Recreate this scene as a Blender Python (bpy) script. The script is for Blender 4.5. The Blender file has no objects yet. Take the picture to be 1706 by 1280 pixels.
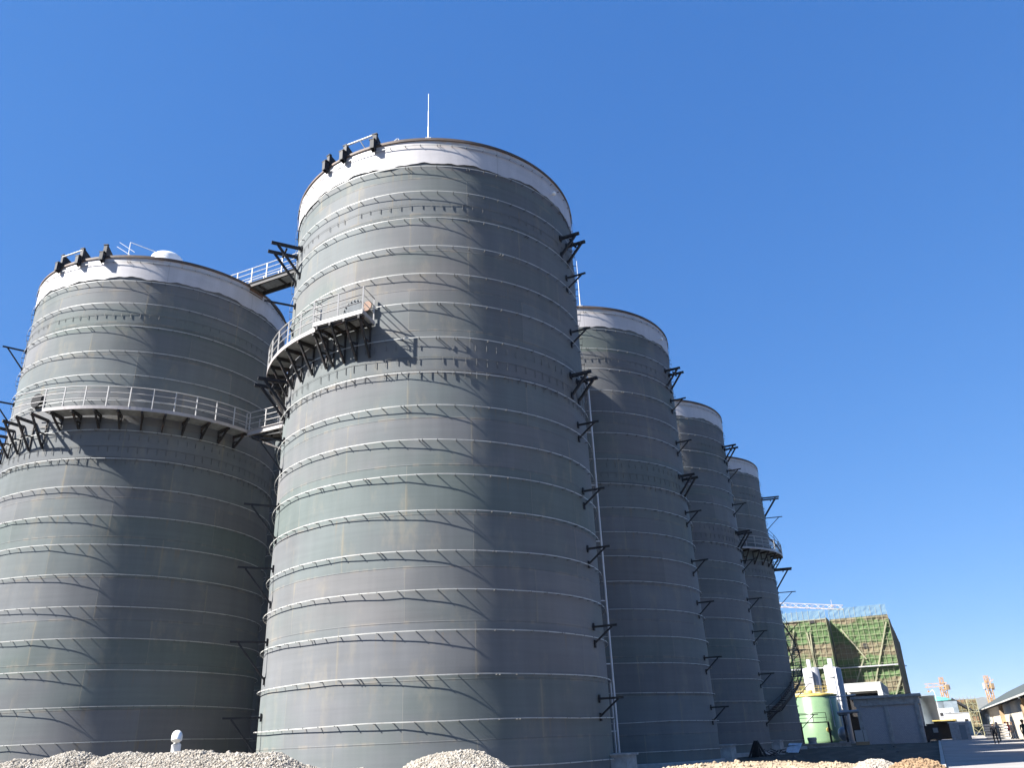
import bpy, math, random
import numpy as np
from math import sin, cos, radians, pi, atan2, hypot, sqrt, degrees
random.seed(7); rng = np.random.default_rng(7)
S = bpy.context.scene; C = bpy.context.collection
# ---------------------------------------------------------------- camera, sky, sun, exposure
F, CX, CY, PIT, ROL = 1337., 853., 640., radians(24.2), radians(2.45)
EYE = 1.6
cd = bpy.data.cameras.new('camera'); cam = bpy.data.objects.new('camera', cd); C.objects.link(cam)
cd.sensor_width = 36; cd.lens = 36 * F / 1706; cd.clip_start = .1; cd.clip_end = 30000
from mathutils import Matrix, Vector, Euler
cam.matrix_world = Matrix.Translation((0, 0, EYE)) @ Matrix.Rotation(pi / 2 + PIT, 4, 'X') @ Matrix.Rotation(-ROL, 4, 'Z')
S.camera = cam
SUN_AZ, SUN_EL = -113., 42.       # degrees from +Y towards +X
W = bpy.data.worlds.new('World'); S.world = W; W.use_nodes = True
wn = W.node_tree.nodes; sky = wn.new('ShaderNodeTexSky'); sky.sky_type = 'NISHITA'; sky.sun_disc = False
sky.sun_elevation = radians(SUN_EL); sky.sun_rotation = radians(SUN_AZ)
sky.air_density = .75; sky.dust_density = 0; sky.ozone_density = 6
wl = W.node_tree.links; sc_ = wn.new('ShaderNodeSeparateColor'); tint = wn.new('ShaderNodeCombineColor'); wl.new(sky.outputs[0], sc_.inputs[0])
for k_, (pw, mu) in enumerate(((.80, .58), (.572, 1.06), (.40, 2.134))):     # the phone's own colour response to the blue
    a_ = wn.new('ShaderNodeMath'); a_.operation = 'POWER'; a_.inputs[1].default_value = pw; wl.new(sc_.outputs[k_], a_.inputs[0])
    b_ = wn.new('ShaderNodeMath'); b_.operation = 'MULTIPLY'; b_.inputs[1].default_value = mu; wl.new(a_.outputs[0], b_.inputs[0]); wl.new(b_.outputs[0], tint.inputs[k_])
wl.new(tint.outputs[0], wn['Background'].inputs[0]); wn['Background'].inputs[1].default_value = .065
sl = bpy.data.lights.new('sun', 'SUN'); sl.energy = 5; sl.angle = radians(.55); sl.color = (1, .975, .94)
so = bpy.data.objects.new('sun', sl); C.objects.link(so)
sd = Vector((sin(radians(SUN_AZ)) * cos(radians(SUN_EL)), cos(radians(SUN_AZ)) * cos(radians(SUN_EL)), sin(radians(SUN_EL))))
so.rotation_euler = sd.to_track_quat('Z', 'Y').to_euler(); so.location = (-60, -20, 80)
S.view_settings.view_transform = 'Standard'; S.view_settings.look = 'None'; S.view_settings.gamma = 1
S.view_settings.exposure = 1.8
S.render.resolution_x, S.render.resolution_y = 1024, 769

# ---------------------------------------------------------------- measuring helpers
def ray(x, y):
    u, v = x - CX, -(y - CY); a = u * cos(ROL) + v * sin(ROL); b = -u * sin(ROL) + v * cos(ROL)
    return (a, F * cos(PIT) - b * sin(PIT), F * sin(PIT) + b * cos(PIT))
def be(x, y):
    r = ray(x, y); return atan2(r[0], r[1]), r[2] / hypot(r[0], r[1])
def at(x, y, D):                    # the point seen at photo pixel x, y and D metres away over the ground
    b, e = be(x, y); return Vector((D * sin(b), D * cos(b), EYE + e * D))
GA = radians(25)                    # the yard's grid runs 25 degrees off the view
ga, gb = Vector((cos(GA), -sin(GA), 0)), Vector((sin(GA), cos(GA), 0))
def G(a, b, z=0.): p = ga * a + gb * b; return Vector((p.x, p.y, z))
def togrid(p): return p.x * ga.x + p.y * ga.y, p.x * gb.x + p.y * gb.y

# ---------------------------------------------------------------- node helpers and materials
class T:
    def __init__(s, name, rough=.6, metal=0., spec=.5):
        s.m = bpy.data.materials.new(name); s.m.use_nodes = True; s.t = s.m.node_tree; s.n = s.t.nodes; s.l = s.t.links
        s.b = s.n['Principled BSDF']; s.b.inputs['Roughness'].default_value = rough; s.b.inputs['Metallic'].default_value = metal
        s.b.inputs['Specular IOR Level'].default_value = spec
        s.co = s.n.new('ShaderNodeTexCoord').outputs['Object']
    def put(s, sock, v):
        if hasattr(v, 'links') or isinstance(v, bpy.types.NodeSocket): s.l.new(v, sock)
        elif isinstance(v, tuple) and len(v) == 3 and sock.type == 'RGBA': sock.default_value = (*v, 1)
        else: sock.default_value = v
    def f(s, op, a, b=0., c=0.):
        n = s.n.new('ShaderNodeMath'); n.operation = op
        for i, v in enumerate((a, b, c)): s.put(n.inputs[i], v)
        return n.outputs[0]
    def vec(s, x, y, z):
        n = s.n.new('ShaderNodeCombineXYZ'); [s.put(n.inputs[i], v) for i, v in enumerate((x, y, z))]; return n.outputs[0]
    def sep(s, v):
        n = s.n.new('ShaderNodeSeparateXYZ'); s.put(n.inputs[0], v); return n.outputs
    def noise(s, v, scale=1., detail=3., rough=.5):
        n = s.n.new('ShaderNodeTexNoise'); s.put(n.inputs['Vector'], v); n.inputs['Scale'].default_value = scale
        n.inputs['Detail'].default_value = detail; n.inputs['Roughness'].default_value = rough; return n.outputs['Fac']
    def white(s, v):
        n = s.n.new('ShaderNodeTexWhiteNoise'); s.put(n.inputs['Vector'], v); return n.outputs['Value']
    def ramp(s, v, pts):
        n = s.n.new('ShaderNodeValToRGB'); r = n.color_ramp
        while len(r.elements) < len(pts): r.elements.new(.5)
        for e, (p, c) in zip(r.elements, pts): e.position = p; e.color = (*c, 1) if isinstance(c, tuple) else (c, c, c, 1)
        s.put(n.inputs[0], v); return n.outputs[0]
    def mix(s, fac, a, b, mode='MIX'):
        n = s.n.new('ShaderNodeMix'); n.data_type = 'RGBA'; n.blend_type = mode
        s.put(n.inputs[0], fac); s.put(n.inputs[6], a); s.put(n.inputs[7], b); return n.outputs[2]
    def step(s, v, a, b):
        n = s.n.new('ShaderNodeMapRange'); n.interpolation_type = 'SMOOTHSTEP'; s.put(n.inputs[0], v)
        n.inputs[1].default_value = a; n.inputs[2].default_value = b; return n.outputs[0]
    def bump(s, h, st=.3, dist=.02):
        n = s.n.new('ShaderNodeBump'); s.put(n.inputs['Height'], h); n.inputs['Strength'].default_value = st; n.inputs['Distance'].default_value = dist
        s.l.new(n.outputs[0], s.b.inputs['Normal'])
    def color(s, c): s.put(s.b.inputs['Base Color'], c); return s.m

def simple(name, col, rough=.6, metal=0., var=.25, scale=3., bump=0., rust=0.):
    t = T(name, rough, metal); n = t.noise(t.co, scale, 5, .6)
    lo = tuple(c * (1 - var) for c in col); hi = tuple(min(1, c * (1 + var)) for c in col)
    c = t.ramp(n, [(.3, lo), (.7, hi)])
    if rust:
        m = t.f('MULTIPLY', t.step(t.noise(t.co, scale * .6 + 1.3, 6, .7), .52, .68), rust); c = t.mix(m, c, (.2, .09, .04))
    if bump: t.bump(t.noise(t.co, scale * 6, 4), bump, .02)
    return t.color(c)

def wall_material():
    t = T('primed_steel_plate', .6, 0., .04); t.b.inputs['Sheen Weight'].default_value = .0; t.b.inputs['Sheen Roughness'].default_value = .5
    x, y, z = t.sep(t.co); phi = t.f('ARCTAN2', x, t.f('MULTIPLY', y, -1.)); u = t.f('MULTIPLY', phi, 8.)
    loc = t.sep(t.n.new('ShaderNodeObjectInfo').outputs['Location'])
    zz = t.f('DIVIDE', t.f('ADD', z, .35), 2.15); k = t.f('FLOOR', zz); fz = t.f('FRACT', zz); m2 = t.f('MODULO', k, 2.)
    w = 2 * pi / 9
    tt = t.f('ADD', t.f('DIVIDE', t.f('ADD', phi, -radians(16.5) + 9 * w), w), t.f('MULTIPLY', m2, .5)); pid = t.f('FLOOR', tt); ft = t.f('FRACT', tt)
    sv = t.step(t.f('ABSOLUTE', t.f('SUBTRACT', ft, .5)), .4978, .499)
    sh = t.step(t.f('ABSOLUTE', t.f('SUBTRACT', fz, .5)), .488, .494)
    seed = t.f('ADD', t.f('MULTIPLY', loc[0], .37), t.f('MULTIPLY', loc[1], .61))
    c1 = t.white(t.vec(k, seed, 3.)); c2 = t.white(t.vec(pid, k, seed))
    # paint batches between the stiffener rings
    kr = t.f('FLOOR', t.f('DIVIDE', t.f('ADD', z, .7), 1.6)); c3 = t.white(t.vec(kr, seed, 9.))
    base = t.ramp(c3, [(0., (.150, .176, .168)), (.35, (.165, .182, .182)), (.6, (.168, .176, .184)), (.85, (.180, .182, .188)), (1., (.155, .180, .170))])
    base2 = t.ramp(c1, [(0., (.165, .188, .186)), (.5, (.180, .184, .194)), (1., (.186, .182, .182))])
    big = t.noise(t.vec(t.f('MULTIPLY', u, .16), t.f('MULTIPLY', z, .22), seed), 1., 4, .55)
    c = t.mix(t.step(big, .35, .65), base, base2)
    v = t.f('ADD', .93, t.f('MULTIPLY', c2, .12))
    streak = t.noise(t.vec(t.f('MULTIPLY', u, 1.6), t.f('MULTIPLY', z, .09), seed), 1., 5, .6)
    brush = t.noise(t.vec(t.f('MULTIPLY', u, .22), t.f('MULTIPLY', z, 5.), seed), 1., 4, .6)
    v = t.f('MULTIPLY', v, t.f('ADD', .84, t.f('MULTIPLY', streak, .30)))
    v = t.f('MULTIPLY', v, t.f('ADD', .88, t.f('MULTIPLY', brush, .24)))
    v = t.f('MULTIPLY', v, t.f('ADD', .86, t.f('MULTIPLY', big, .28)))
    v = t.f('MULTIPLY', v, .84); c = t.mix(1., c, t.vec(t.f('MULTIPLY', v, .99), t.f('MULTIPLY', v, .985), t.f('MULTIPLY', v, .955)), 'MULTIPLY'); t.b.inputs['Diffuse Roughness'].default_value = 0
    rn = t.noise(t.vec(t.f('MULTIPLY', u, .9), t.f('MULTIPLY', z, .35), t.f('ADD', seed, 5.)), 1., 6, .65)
    rm = t.f('MULTIPLY', t.step(rn, .52, .75), .30); c = t.mix(rm, c, (.30, .255, .18))
    nb = t.f('MULTIPLY', t.step(t.f('ABSOLUTE', t.f('SUBTRACT', ft, .5)), .485, .4985), t.f('MULTIPLY', t.step(rn, .42, .6), .3)); c = t.mix(nb, c, (.27, .22, .14))
    nh = t.f('MULTIPLY', t.step(t.f('ABSOLUTE', t.f('SUBTRACT', fz, .5)), .45, .494), t.f('MULTIPLY', t.step(streak, .48, .62), .35)); c = t.mix(nh, c, (.28, .23, .17))
    fd = t.f('FRACT', t.f('DIVIDE', t.f('ADD', z, .71), 1.6)); dr = t.noise(t.vec(t.f('MULTIPLY', u, 4.5), t.f('MULTIPLY', z, .12), t.f('ADD', seed, 2.)), 1., 2, .5)
    dm = t.f('MULTIPLY', t.f('MULTIPLY', t.step(fd, .35, 1.), t.step(dr, .60, .72)), t.f('MULTIPLY', t.step(big, .4, .6), .4)); c = t.mix(dm, c, (.20, .155, .10))
    c = t.mix(t.f('MULTIPLY', sv, .6), c, (.23, .22, .19)); c = t.mix(t.f('MULTIPLY', sh, .4), c, (.1, .1, .1))
    t.bump(t.f('ADD', t.f('MULTIPLY', brush, .25), t.f('MAXIMUM', sv, sh)), .5, .02)
    t.put(t.b.inputs['Roughness'], t.f('ADD', .5, t.f('MULTIPLY', streak, .2)))
    return t.color(c)

def band_material():
    t = T('white_band_paint', .55)
    x, y, z = t.sep(t.co); phi = t.f('ARCTAN2', x, t.f('MULTIPLY', y, -1.)); u = t.f('MULTIPLY', phi, 8.)
    sd_ = t.sep(t.n.new('ShaderNodeObjectInfo').outputs['Location'])[1]
    st = t.noise(t.vec(t.f('MULTIPLY', u, 1.8), t.f('MULTIPLY', z, .25), sd_), 1., 5, .65)
    pa = t.noise(t.vec(t.f('MULTIPLY', u, .35), t.f('MULTIPLY', z, 1.5), sd_), 1., 5, .6)
    c = t.ramp(st, [(.3, (.42, .395, .385)), (.65, (.49, .465, .455))]); c = t.mix(t.f('MULTIPLY', t.step(pa, .5, .75), .5), c, (.37, .35, .345))
    up = t.step(z, 29.3, 30.); rm = t.f('MULTIPLY', t.f('MULTIPLY', up, t.step(st, .45, .65)), .7); c = t.mix(rm, c, (.42, .30, .2))
    ft = t.f('FRACT', t.f('DIVIDE', t.f('ADD', u, 1.6), 5.585)); sv = t.step(t.f('ABSOLUTE', t.f('SUBTRACT', ft, .5)), .495, .498); c = t.mix(t.f('MULTIPLY', sv, .6), c, (.3, .28, .26))
    return t.color(c)

M = dict(
    wall=wall_material(), band=band_material(),
    ring=simple('ring_bar_paint', (.36, .355, .325), .5, 0, .2, 1.2, 0, .25),
    pin=simple('bracket_pin_steel', (.10, .10, .095), .6, 0, .3, 2),
    rim=simple('rusty_rim_steel', (.085, .06, .045), .7, 0, .5, .8, .2, .4),
    black=simple('black_painted_steel', (.006, .006, .008), .7, 0, .3, 2, 0, .08),
    dark=simple('dark_primed_steel', (.018, .016, .015), .7, 0, .4, 1.5, .1, .3),
    rail=simple('pale_galvanised_rail', (.36, .345, .325), .45, 0, .12, 2, 0, .12),
    fascia=simple('pinkish_white_toe_plate', (.34, .31, .295), .45, 0, .15, 1.2, 0, .3),
    grating=simple('grating_steel', (.30, .31, .31), .6, 0, .3, 4),
    roof=simple('roof_plate', (.3, .3, .3), .6), dome=simple('white_fibreglass', (.8, .8, .78), .35, 0, .06, 1),
    pipe=simple('pale_pipe', (.50, .50, .50), .4, 0, .15, 1), pvc=simple('weathered_white_pvc', (.72, .71, .67), .4, 0, .1, 6),
    hatch=simple('weathered_hatch_steel', (.085, .095, .10), .8, 0, .3, 5), concrete=simple('cast_concrete', (.30, .30, .29), .85, 0, .25, 2.5, .4),
    hole=simple('dark_opening', (.006, .006, .007), .9), rust=simple('bare_rusty_cover', (.15, .075, .04), .7, 0, .3, 4, .2),
)

# ---------------------------------------------------------------- mesh helpers
class MB:
    def __init__(s): s.v = []; s.f = []; s.m = []; s.sm = []; s.mi = 0; s.smooth = False
    def add(s, vs, fs, smooth=None):
        o = len(s.v); s.v += [tuple(v) for v in vs]
        for f in fs: s.f.append(tuple(i + o for i in f)); s.m.append(s.mi); s.sm.append(s.smooth if smooth is None else smooth)
    def beam(s, p, q, w=.1, h=None, up=(0, 0, 1)):
        h = h or w; p = Vector(p); q = Vector(q); d = (q - p).normalized(); up = Vector(up)
        if abs(d.dot(up)) > .98: up = Vector((1, 0, 0)) if abs(d.x) < .9 else Vector((0, 1, 0))
        r = d.cross(up).normalized() * w / 2; t = r.cross(d).normalized() * h / 2
        vs = [c + a * r + b * t for c in (p, q) for a, b in ((-1, -1), (1, -1), (1, 1), (-1, 1))]
        s.add(vs, [(3, 2, 1, 0), (4, 5, 6, 7), (0, 1, 5, 4), (1, 2, 6, 5), (2, 3, 7, 6), (3, 0, 4, 7)], False)
    def box(s, c, d, rz=0.):
        cx, cy, cz = c; a, b, h = (k / 2 for k in d); cr, sr = cos(rz), sin(rz)
        vs = [(cx + x * a * cr - y * b * sr, cy + x * a * sr + y * b * cr, cz + z * h) for z in (-1, 1) for x, y in ((-1, -1), (1, -1), (1, 1), (-1, 1))]
        s.add(vs, [(3, 2, 1, 0), (4, 5, 6, 7), (0, 1, 5, 4), (1, 2, 6, 5), (2, 3, 7, 6), (3, 0, 4, 7)], False)
    def tube(s, pts, r, n=8, closed=False, cap=True):
        P = [Vector(p) for p in pts]; N = len(P); R = r if isinstance(r, (list, tuple)) else [r] * N; vs = []
        for i, p in enumerate(P):
            a = P[(i - 1) % N] if closed or i else p; b = P[(i + 1) % N] if closed or i < N - 1 else p
            d = (b - a).normalized(); up = Vector((0, 0, 1)) if abs(d.z) < .95 else Vector((1, 0, 0))
            x = d.cross(up).normalized(); y = x.cross(d)
            vs += [p + (x * cos(2 * pi * k / n) + y * sin(2 * pi * k / n)) * R[i] for k in range(n)]
        fs = []
        for i in range(N if closed else N - 1):
            j = (i + 1) % N
            fs += [(i * n + k, i * n + (k + 1) % n, j * n + (k + 1) % n, j * n + k) for k in range(n)]
        s.add(vs, fs, True)
        if cap and not closed: s.add(vs[:n], [tuple(range(n))], False); s.add(vs[-n:], [tuple(reversed(range(n)))], False)
    def lathe(s, prof, c=(0, 0), n=48, a0=0., a1=2 * pi, smooth=True):
        full = abs(a1 - a0 - 2 * pi) < 1e-6; m = n if full else n + 1; vs = []; K = len(prof)
        for i in range(m):
            a = a0 + (a1 - a0) * i / n
            vs += [(c[0] + r * sin(a), c[1] - r * cos(a), z) for r, z in prof]
        fs = []
        for i in range(n):
            j = (i + 1) % m
            fs += [(i * K + k, j * K + k, j * K + k + 1, i * K + k + 1) for k in range(K - 1)]
        s.add(vs, fs, smooth)
    def poly(s, pts): s.add(pts, [tuple(range(len(pts)))], False)
    def prism(s, pts, d):                # polygon extruded along d
        d = Vector(d); n = len(pts); a = [Vector(p) - d / 2 for p in pts]; b = [Vector(p) + d / 2 for p in pts]
        s.add(a + b, [tuple(reversed(range(n))), tuple(range(n, 2 * n))] + [(i, (i + 1) % n, n + (i + 1) % n, n + i) for i in range(n)], False)
    def mesh(s, name, mats):
        me = bpy.data.meshes.new(name); me.from_pydata(s.v, [], s.f)
        for m in (mats if isinstance(mats, (list, tuple)) else [mats]): me.materials.append(M[m] if isinstance(m, str) else m)
        me.polygons.foreach_set('material_index', s.m); me.polygons.foreach_set('use_smooth', s.sm); me.update(); return me
    def build(s, name, mats, parent=None, loc=(0, 0, 0), rz=0.): return link(name, s.mesh(name, mats), parent, loc, rz)
def link(name, me, parent=None, loc=(0, 0, 0), rz=0.):
    o = bpy.data.objects.new(name, me); C.objects.link(o); o.location = loc; o.rotation_euler = (0, 0, rz)
    if parent: o.parent = parent
    return o
def thing(name, label, cat, loc=(0, 0, 0), rz=0., group=None):
    o = link(name, None, None, loc, rz); o.empty_display_size = .5; return tag(o, label, cat, group)
def tag(o, label, cat, group=None):
    o['label'] = label; o['category'] = cat
    if group: o['group'] = group
    return o
def struct(o, kind='structure'): o['kind'] = kind; return o
def npmesh(name, V, Fc, mat, smooth=False):
    V = np.asarray(V, np.float32); Fc = np.asarray(Fc, np.int32); me = bpy.data.meshes.new(name); k = Fc.shape[1]
    me.vertices.add(len(V)); me.vertices.foreach_set('co', V.ravel()); me.loops.add(Fc.size); me.loops.foreach_set('vertex_index', Fc.ravel())
    me.polygons.add(len(Fc)); me.polygons.foreach_set('loop_start', np.arange(0, Fc.size, k, dtype=np.int32))
    me.polygons.foreach_set('use_smooth', np.full(len(Fc), smooth)); me.materials.append(mat); me.update(calc_edges=True); me.validate(); return me

# ---------------------------------------------------------------- ground, road
def dip(a, b):
    f = 1 / (1 + np.exp(-(a + 3.) * 1.1)) / (1 + np.exp(a - 22.)); g = np.exp(-((b - 52.) / 21.) ** 4); return -.15 * f * g
def n2(x, y, s=0.):
    return (np.sin(x * 1.0 + 1.3 * np.sin(y * .7 + s)) + np.sin(y * 1.1 + 1.7 * np.sin(x * .6 - s)) + .6 * np.sin(2.3 * x + 1.9 * y + s) + .4 * np.sin(-3.1 * x + 4.3 * y - s)) / 3.
def ground_z(x, y):
    a = x * ga.x + y * ga.y; b = x * gb.x + y * gb.y; d = np.hypot(x, y)
    road = 1 / (1 + np.exp(-(a + .9) * 6)) / (1 + np.exp((a - 8.4) * 6)); near = np.exp(-(d / 170.) ** 4)
    rough = (.07 * n2(x * .5, y * .5) + .045 * n2(x * 1.9, y * 1.7, 2.) + .02 * n2(x * 5., y * 5.3, 4.)) * near * (1 - road)
    return dip(a, b) + rough - .035 * road
def ground():
    s = np.linspace(-1, 1, 341); xs = 8 * s + 130 * s ** 3 + 6500 * s ** 13; X, Y = np.meshgrid(xs + 10, xs + 40)
    Z = ground_z(X, Y); V = np.stack([X, Y, Z], -1).reshape(-1, 3); n = 341; i = np.arange(n * (n - 1)).reshape(n - 1, n)[:, :-1].ravel()
    t = T('bare_yard_soil', .95, 0, .2)
    a = t.noise(t.co, .12, 6, .6); b = t.noise(t.co, 1.4, 6, .65); c_ = t.noise(t.co, 14., 5, .7)
    c = t.ramp(a, [(.3, (.045, .037, .030)), (.5, (.065, .054, .043)), (.7, (.09, .076, .06))]); c = t.mix(t.step(b, .4, .7), c, (.05, .045, .037))
    x, y, z = t.sep(t.co); ln = t.f('ADD', t.f('SUBTRACT', t.f('MULTIPLY', x, .9063), t.f('MULTIPLY', y, .4226)), t.f('MULTIPLY', t.noise(t.vec(t.f('MULTIPLY', x, .05), t.f('MULTIPLY', y, .05), 0.), 1., 2), 14.))
    tr = t.f('MULTIPLY', t.step(t.f('ABSOLUTE', t.f('SUBTRACT', t.f('FRACT', t.f('DIVIDE', ln, 2.6)), .5)), .30, .40), t.step(b, .3, .6)); c = t.mix(t.f('MULTIPLY', tr, .6), c, (.13, .115, .09))
    c = t.mix(t.f('MULTIPLY', c_, .5), c, (.10, .085, .065)); t.bump(t.f('ADD', b, t.f('MULTIPLY', c_, .4)), .7, .12)
    o = link('ground', npmesh('ground', V, np.stack([i, i + 1, i + n + 1, i + n], 1), t.color(c), True)); struct(o)
    t = T('worn_road_concrete', .85, 0, .3); b = t.noise(t.co, .35, 6, .6); c_ = t.noise(t.co, 6., 6, .7)
    c = t.ramp(b, [(.3, (.22, .205, .19)), (.7, (.31, .29, .27))]); c = t.mix(t.f('MULTIPLY', t.step(c_, .45, .7), .35), c, (.16, .14, .12)); t.bump(c_, .3, .02)
    bs = np.concatenate([np.arange(8, 120, 1.), np.arange(120, 620, 10.)]); as_ = np.linspace(0, 7.6, 12); V = []
    for b_ in bs:
        for a_ in as_:
            p = G(a_, b_); V.append((p.x, p.y, float(dip(a_, b_)) + .012))
    n = len(as_); i = np.arange(n * (len(bs) - 1)).reshape(-1, n)[:, :-1].ravel()
    struct(link('road', npmesh('road', V, np.stack([i, i + 1, i + n + 1, i + n], 1), t.color(c), True)))
    mb = MB()
    for k in range(len(bs) - 1):
        b0, b1 = bs[k], bs[k + 1] - (.015 if bs[k] < 120 else 0); p, q = G(-.12, b0, float(dip(0, b0)) + .03), G(-.12, b1, float(dip(0, b1)) + .03); mb.beam(p, q, .2, .2)
    struct(mb.build('road_edge_kerb', simple('kerb_concrete', (.36, .35, .32), .85, 0, .2, 2)))
ground()

# ---------------------------------------------------------------- the silos
R = 8.; H = 30.
RINGS = [28.22, 26.69, 25.10, 23.49, 21.93, 20.36, 18.54, 16.85, 15.25, 13.65, 12.09, 10.53, 8.88, 7.30, 5.76, 4.09, 2.51, .89]
def pol(r, ph, z): a = radians(ph); return Vector((r * sin(a), -r * cos(a), z))
NA, NZ = 360, 130
th = np.linspace(0, 2 * pi, NA, endpoint=False); zs = np.linspace(0, H - .02, NZ)
TH, ZZ = np.meshgrid(th, zs)
w9 = 2 * pi / 9; k_ = np.floor((ZZ + .35) / 2.15); ft = np.mod((TH - radians(16.5)) / w9 + .5 * np.mod(k_, 2), 1.)
peak = .030 * np.exp(-np.minimum(ft, 1 - ft) / .10)      # plates peak outwards at their vertical welds
fz = np.mod((ZZ + .35) / 2.15, 1.); peak *= np.sin(np.pi * np.clip(fz, 0, 1)) ** .35
rip = .006 * np.sin(TH * 11 + 1.7 * np.sin(ZZ * .9)) + .004 * np.sin(TH * 23 + ZZ * 1.3) + .004 * np.sin(ZZ * 2.9 + 2 * np.sin(TH * 5))
RR = R - .03 + peak + rip
V = np.stack([RR * np.sin(TH), -RR * np.cos(TH), ZZ], -1).reshape(-1, 3)
i = np.arange(NA * (NZ - 1)).reshape(NZ - 1, NA); j = np.roll(i, -1, axis=1)
SHELL = npmesh('wall', V, np.stack([i.ravel(), j.ravel(), (j + NA).ravel(), (i + NA).ravel()], 1), M['wall'], True)
def band_mesh():
    n = 300; V = []; r = R + .035
    for k in range(n):
        a = 2 * pi * k / n; zl = 28.47 + .05 * sin(a * 17 + 2) + .05 * sin(a * 9) + .03 * sin(a * 41 + 1) + .02 * sin(a * 77)
        for z in (zl, (zl + 29.95) / 2, 29.95): V.append((r * sin(a), -r * cos(a), z))
    Fc = []
    for k in range(n):
        a, b = 3 * k, 3 * ((k + 1) % n); Fc += [(a, b, b + 1, a + 1), (a + 1, b + 1, b + 2, a + 2)]
    return npmesh('top_band', V, Fc, M['band'], True)
BAND = band_mesh()
mb = MB(); mb.lathe([(R - .1, H - .08), (R + .10, H - .08), (R + .10, H + .03), (R + .04, H + .03), (R + .04, H + .12), (R - .1, H + .12), (R - .1, H - .08)], n=180, smooth=False); RIM = mb.mesh('rim', 'rim')
mb = MB(); mb.lathe([(R - .1, H + .05), (4., H + .65), (.01, H + 1.1)], n=72); ROOF = mb.mesh('roof', 'roof')
def ring_mesh(off, seed, r=.021, np_=64):
    rd = random.Random(seed); mb = MB(); n = 192; pts = []
    kn = [rd.uniform(-.03, .03) for _ in range(17)]; kr = [rd.uniform(-.012, .012) for _ in range(17)]
    for k in range(n):
        t = 17 * k / n; i0 = int(t); f = t - i0; dz = kn[i0] * (1 - f) + kn[(i0 + 1) % 17] * f; dr = kr[i0] * (1 - f) + kr[(i0 + 1) % 17] * f
        pts.append(pol(R + off + dr, 360 * k / n, dz))
    m_ = len(pts); vs = []
    for p in pts:
        q = Vector((p.x, p.y, 0)).normalized()
        vs += [p - q * .005 - Vector((0, 0, r)), p + q * .005 - Vector((0, 0, r)), p + q * .007 + Vector((0, 0, 0)), p + q * .005 + Vector((0, 0, r)), p - q * .005 + Vector((0, 0, r))]
    mb.add(vs, [(5 * k + i_, 5 * ((k + 1) % m_) + i_, 5 * ((k + 1) % m_) + (i_ + 1) % 5, 5 * k + (i_ + 1) % 5) for k in range(m_) for i_ in range(5)], False); mb.mi = 1
    for k in range(np_):
        ph = 360 * (k + rd.uniform(-.06, .06)) / np_; mb.beam(pol(R - .05, ph, -.01), pol(R + off + .02, ph, -.01), .028, .03)
        if rd.random() < .08: mb.beam(pol(R - .05, ph + 1, -.01), pol(R + off + .01, ph + 1, -.01), .03, .04)
    return mb.mesh('stiffener_ring', ['ring', 'pin'])
RINGM = [ring_mesh(.138, s) for s in range(5)]; RINGTOP = ring_mesh(.13, 9, .03, 64)
def hanger_mesh(lines, ticks, rd=random.Random(3)):
    mb = MB()
    for z in lines: mb.tube([pol(R + .015, 3 * k, z + rd.uniform(-.015, .015)) for k in range(120)], .009, 4, True)
    for z0, z1 in ticks:
        for k in range(98):
            if rd.random() < .1: continue
            ph = 3.673 * k + rd.uniform(-.3, .3); dz = rd.uniform(-.05, .05); mb.beam(pol(R + .015, ph, z0), pol(R + .015, ph, z1 + dz), .026, .02)
    return mb.mesh('insulation_hanger_row', 'pin')
HANG = [hanger_mesh([17.62, 16.98], [(18.3, 18.02), (17.62, 17.28), (16.98, 16.62)]), hanger_mesh([26.02, 25.35], [(26.02, 25.78)])]

def bracket(root, ph, z, w, drop, heavy=False, name='pipe_bracket', sub=1):
    mb = MB(); t = .13 if heavy else .08; h = .15 if heavy else .085
    for k in ((-3.2, 3.2) if heavy else (0,)):
        mb.beam(pol(R - .05, ph + k, z), pol(R + w, ph + k * R / (R + w), z), t, h)
        mb.beam(pol(R + w * .78, ph + k * R / (R + w), z - h / 2), pol(R - .02, ph + k, z - drop), t * .85, t * .85)
        [mb.beam(pol(R + .03, ph + k, zz + .16), pol(R + .03, ph + k, zz - .16), t * 1.7, .06, pol(1, ph, 0)) for zz in (z, z - drop)]
    if heavy: mb.beam(pol(R + w * .5, ph - 3, z - .2), pol(R + w * .5, ph + 3, z - .2), .09)
    return mb.build(name, 'black', root)

def rim_bracket(root, ph, s=1.):
    """black channel clipped over the rim, with a gusset plate standing on the roof edge"""
    mb = MB(); a = radians(ph); o = Vector((sin(a), -cos(a), 0)); sd_ = Vector((cos(a), sin(a), 0)); top = H + .86 * s; Z = lambda z: Vector((0, 0, z))
    for q in (-.09, .09):
        b = o * (R + .12) + sd_ * q
        mb.prism([b + Z(H - .42), b + o * .28 + Z(H - .34), b + o * .28 + Z(H + .2), b + Z(H + .2)], sd_ * .03)
        mb.prism([b + Z(H + .13), b + Z(top), b - o * .08 + Z(top), b - o * 1.5 * s + Z(H + .13)], sd_ * .03)
    c = o * (R + .13); mb.beam(c + Z(H - .42), c + Z(top), .22, .04, o); mb.beam(c + o * .3 + Z(H + .21), c - o * .06 + Z(H + .21), .34, .04)
    mb.beam(c + o * .05 + Z(top + .02), c - o * .12 + Z(top + .02), .3, .04); mb.beam(c - o * .05 + Z(top), c - o * 1.42 * s + Z(H + .14), .22, .03)
    mb.beam(c + o * .27 + Z(H - .36), c + o * .27 + Z(H + .2), .22, .03, o)
    return mb.build('rim_bracket', 'black', root)

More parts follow.
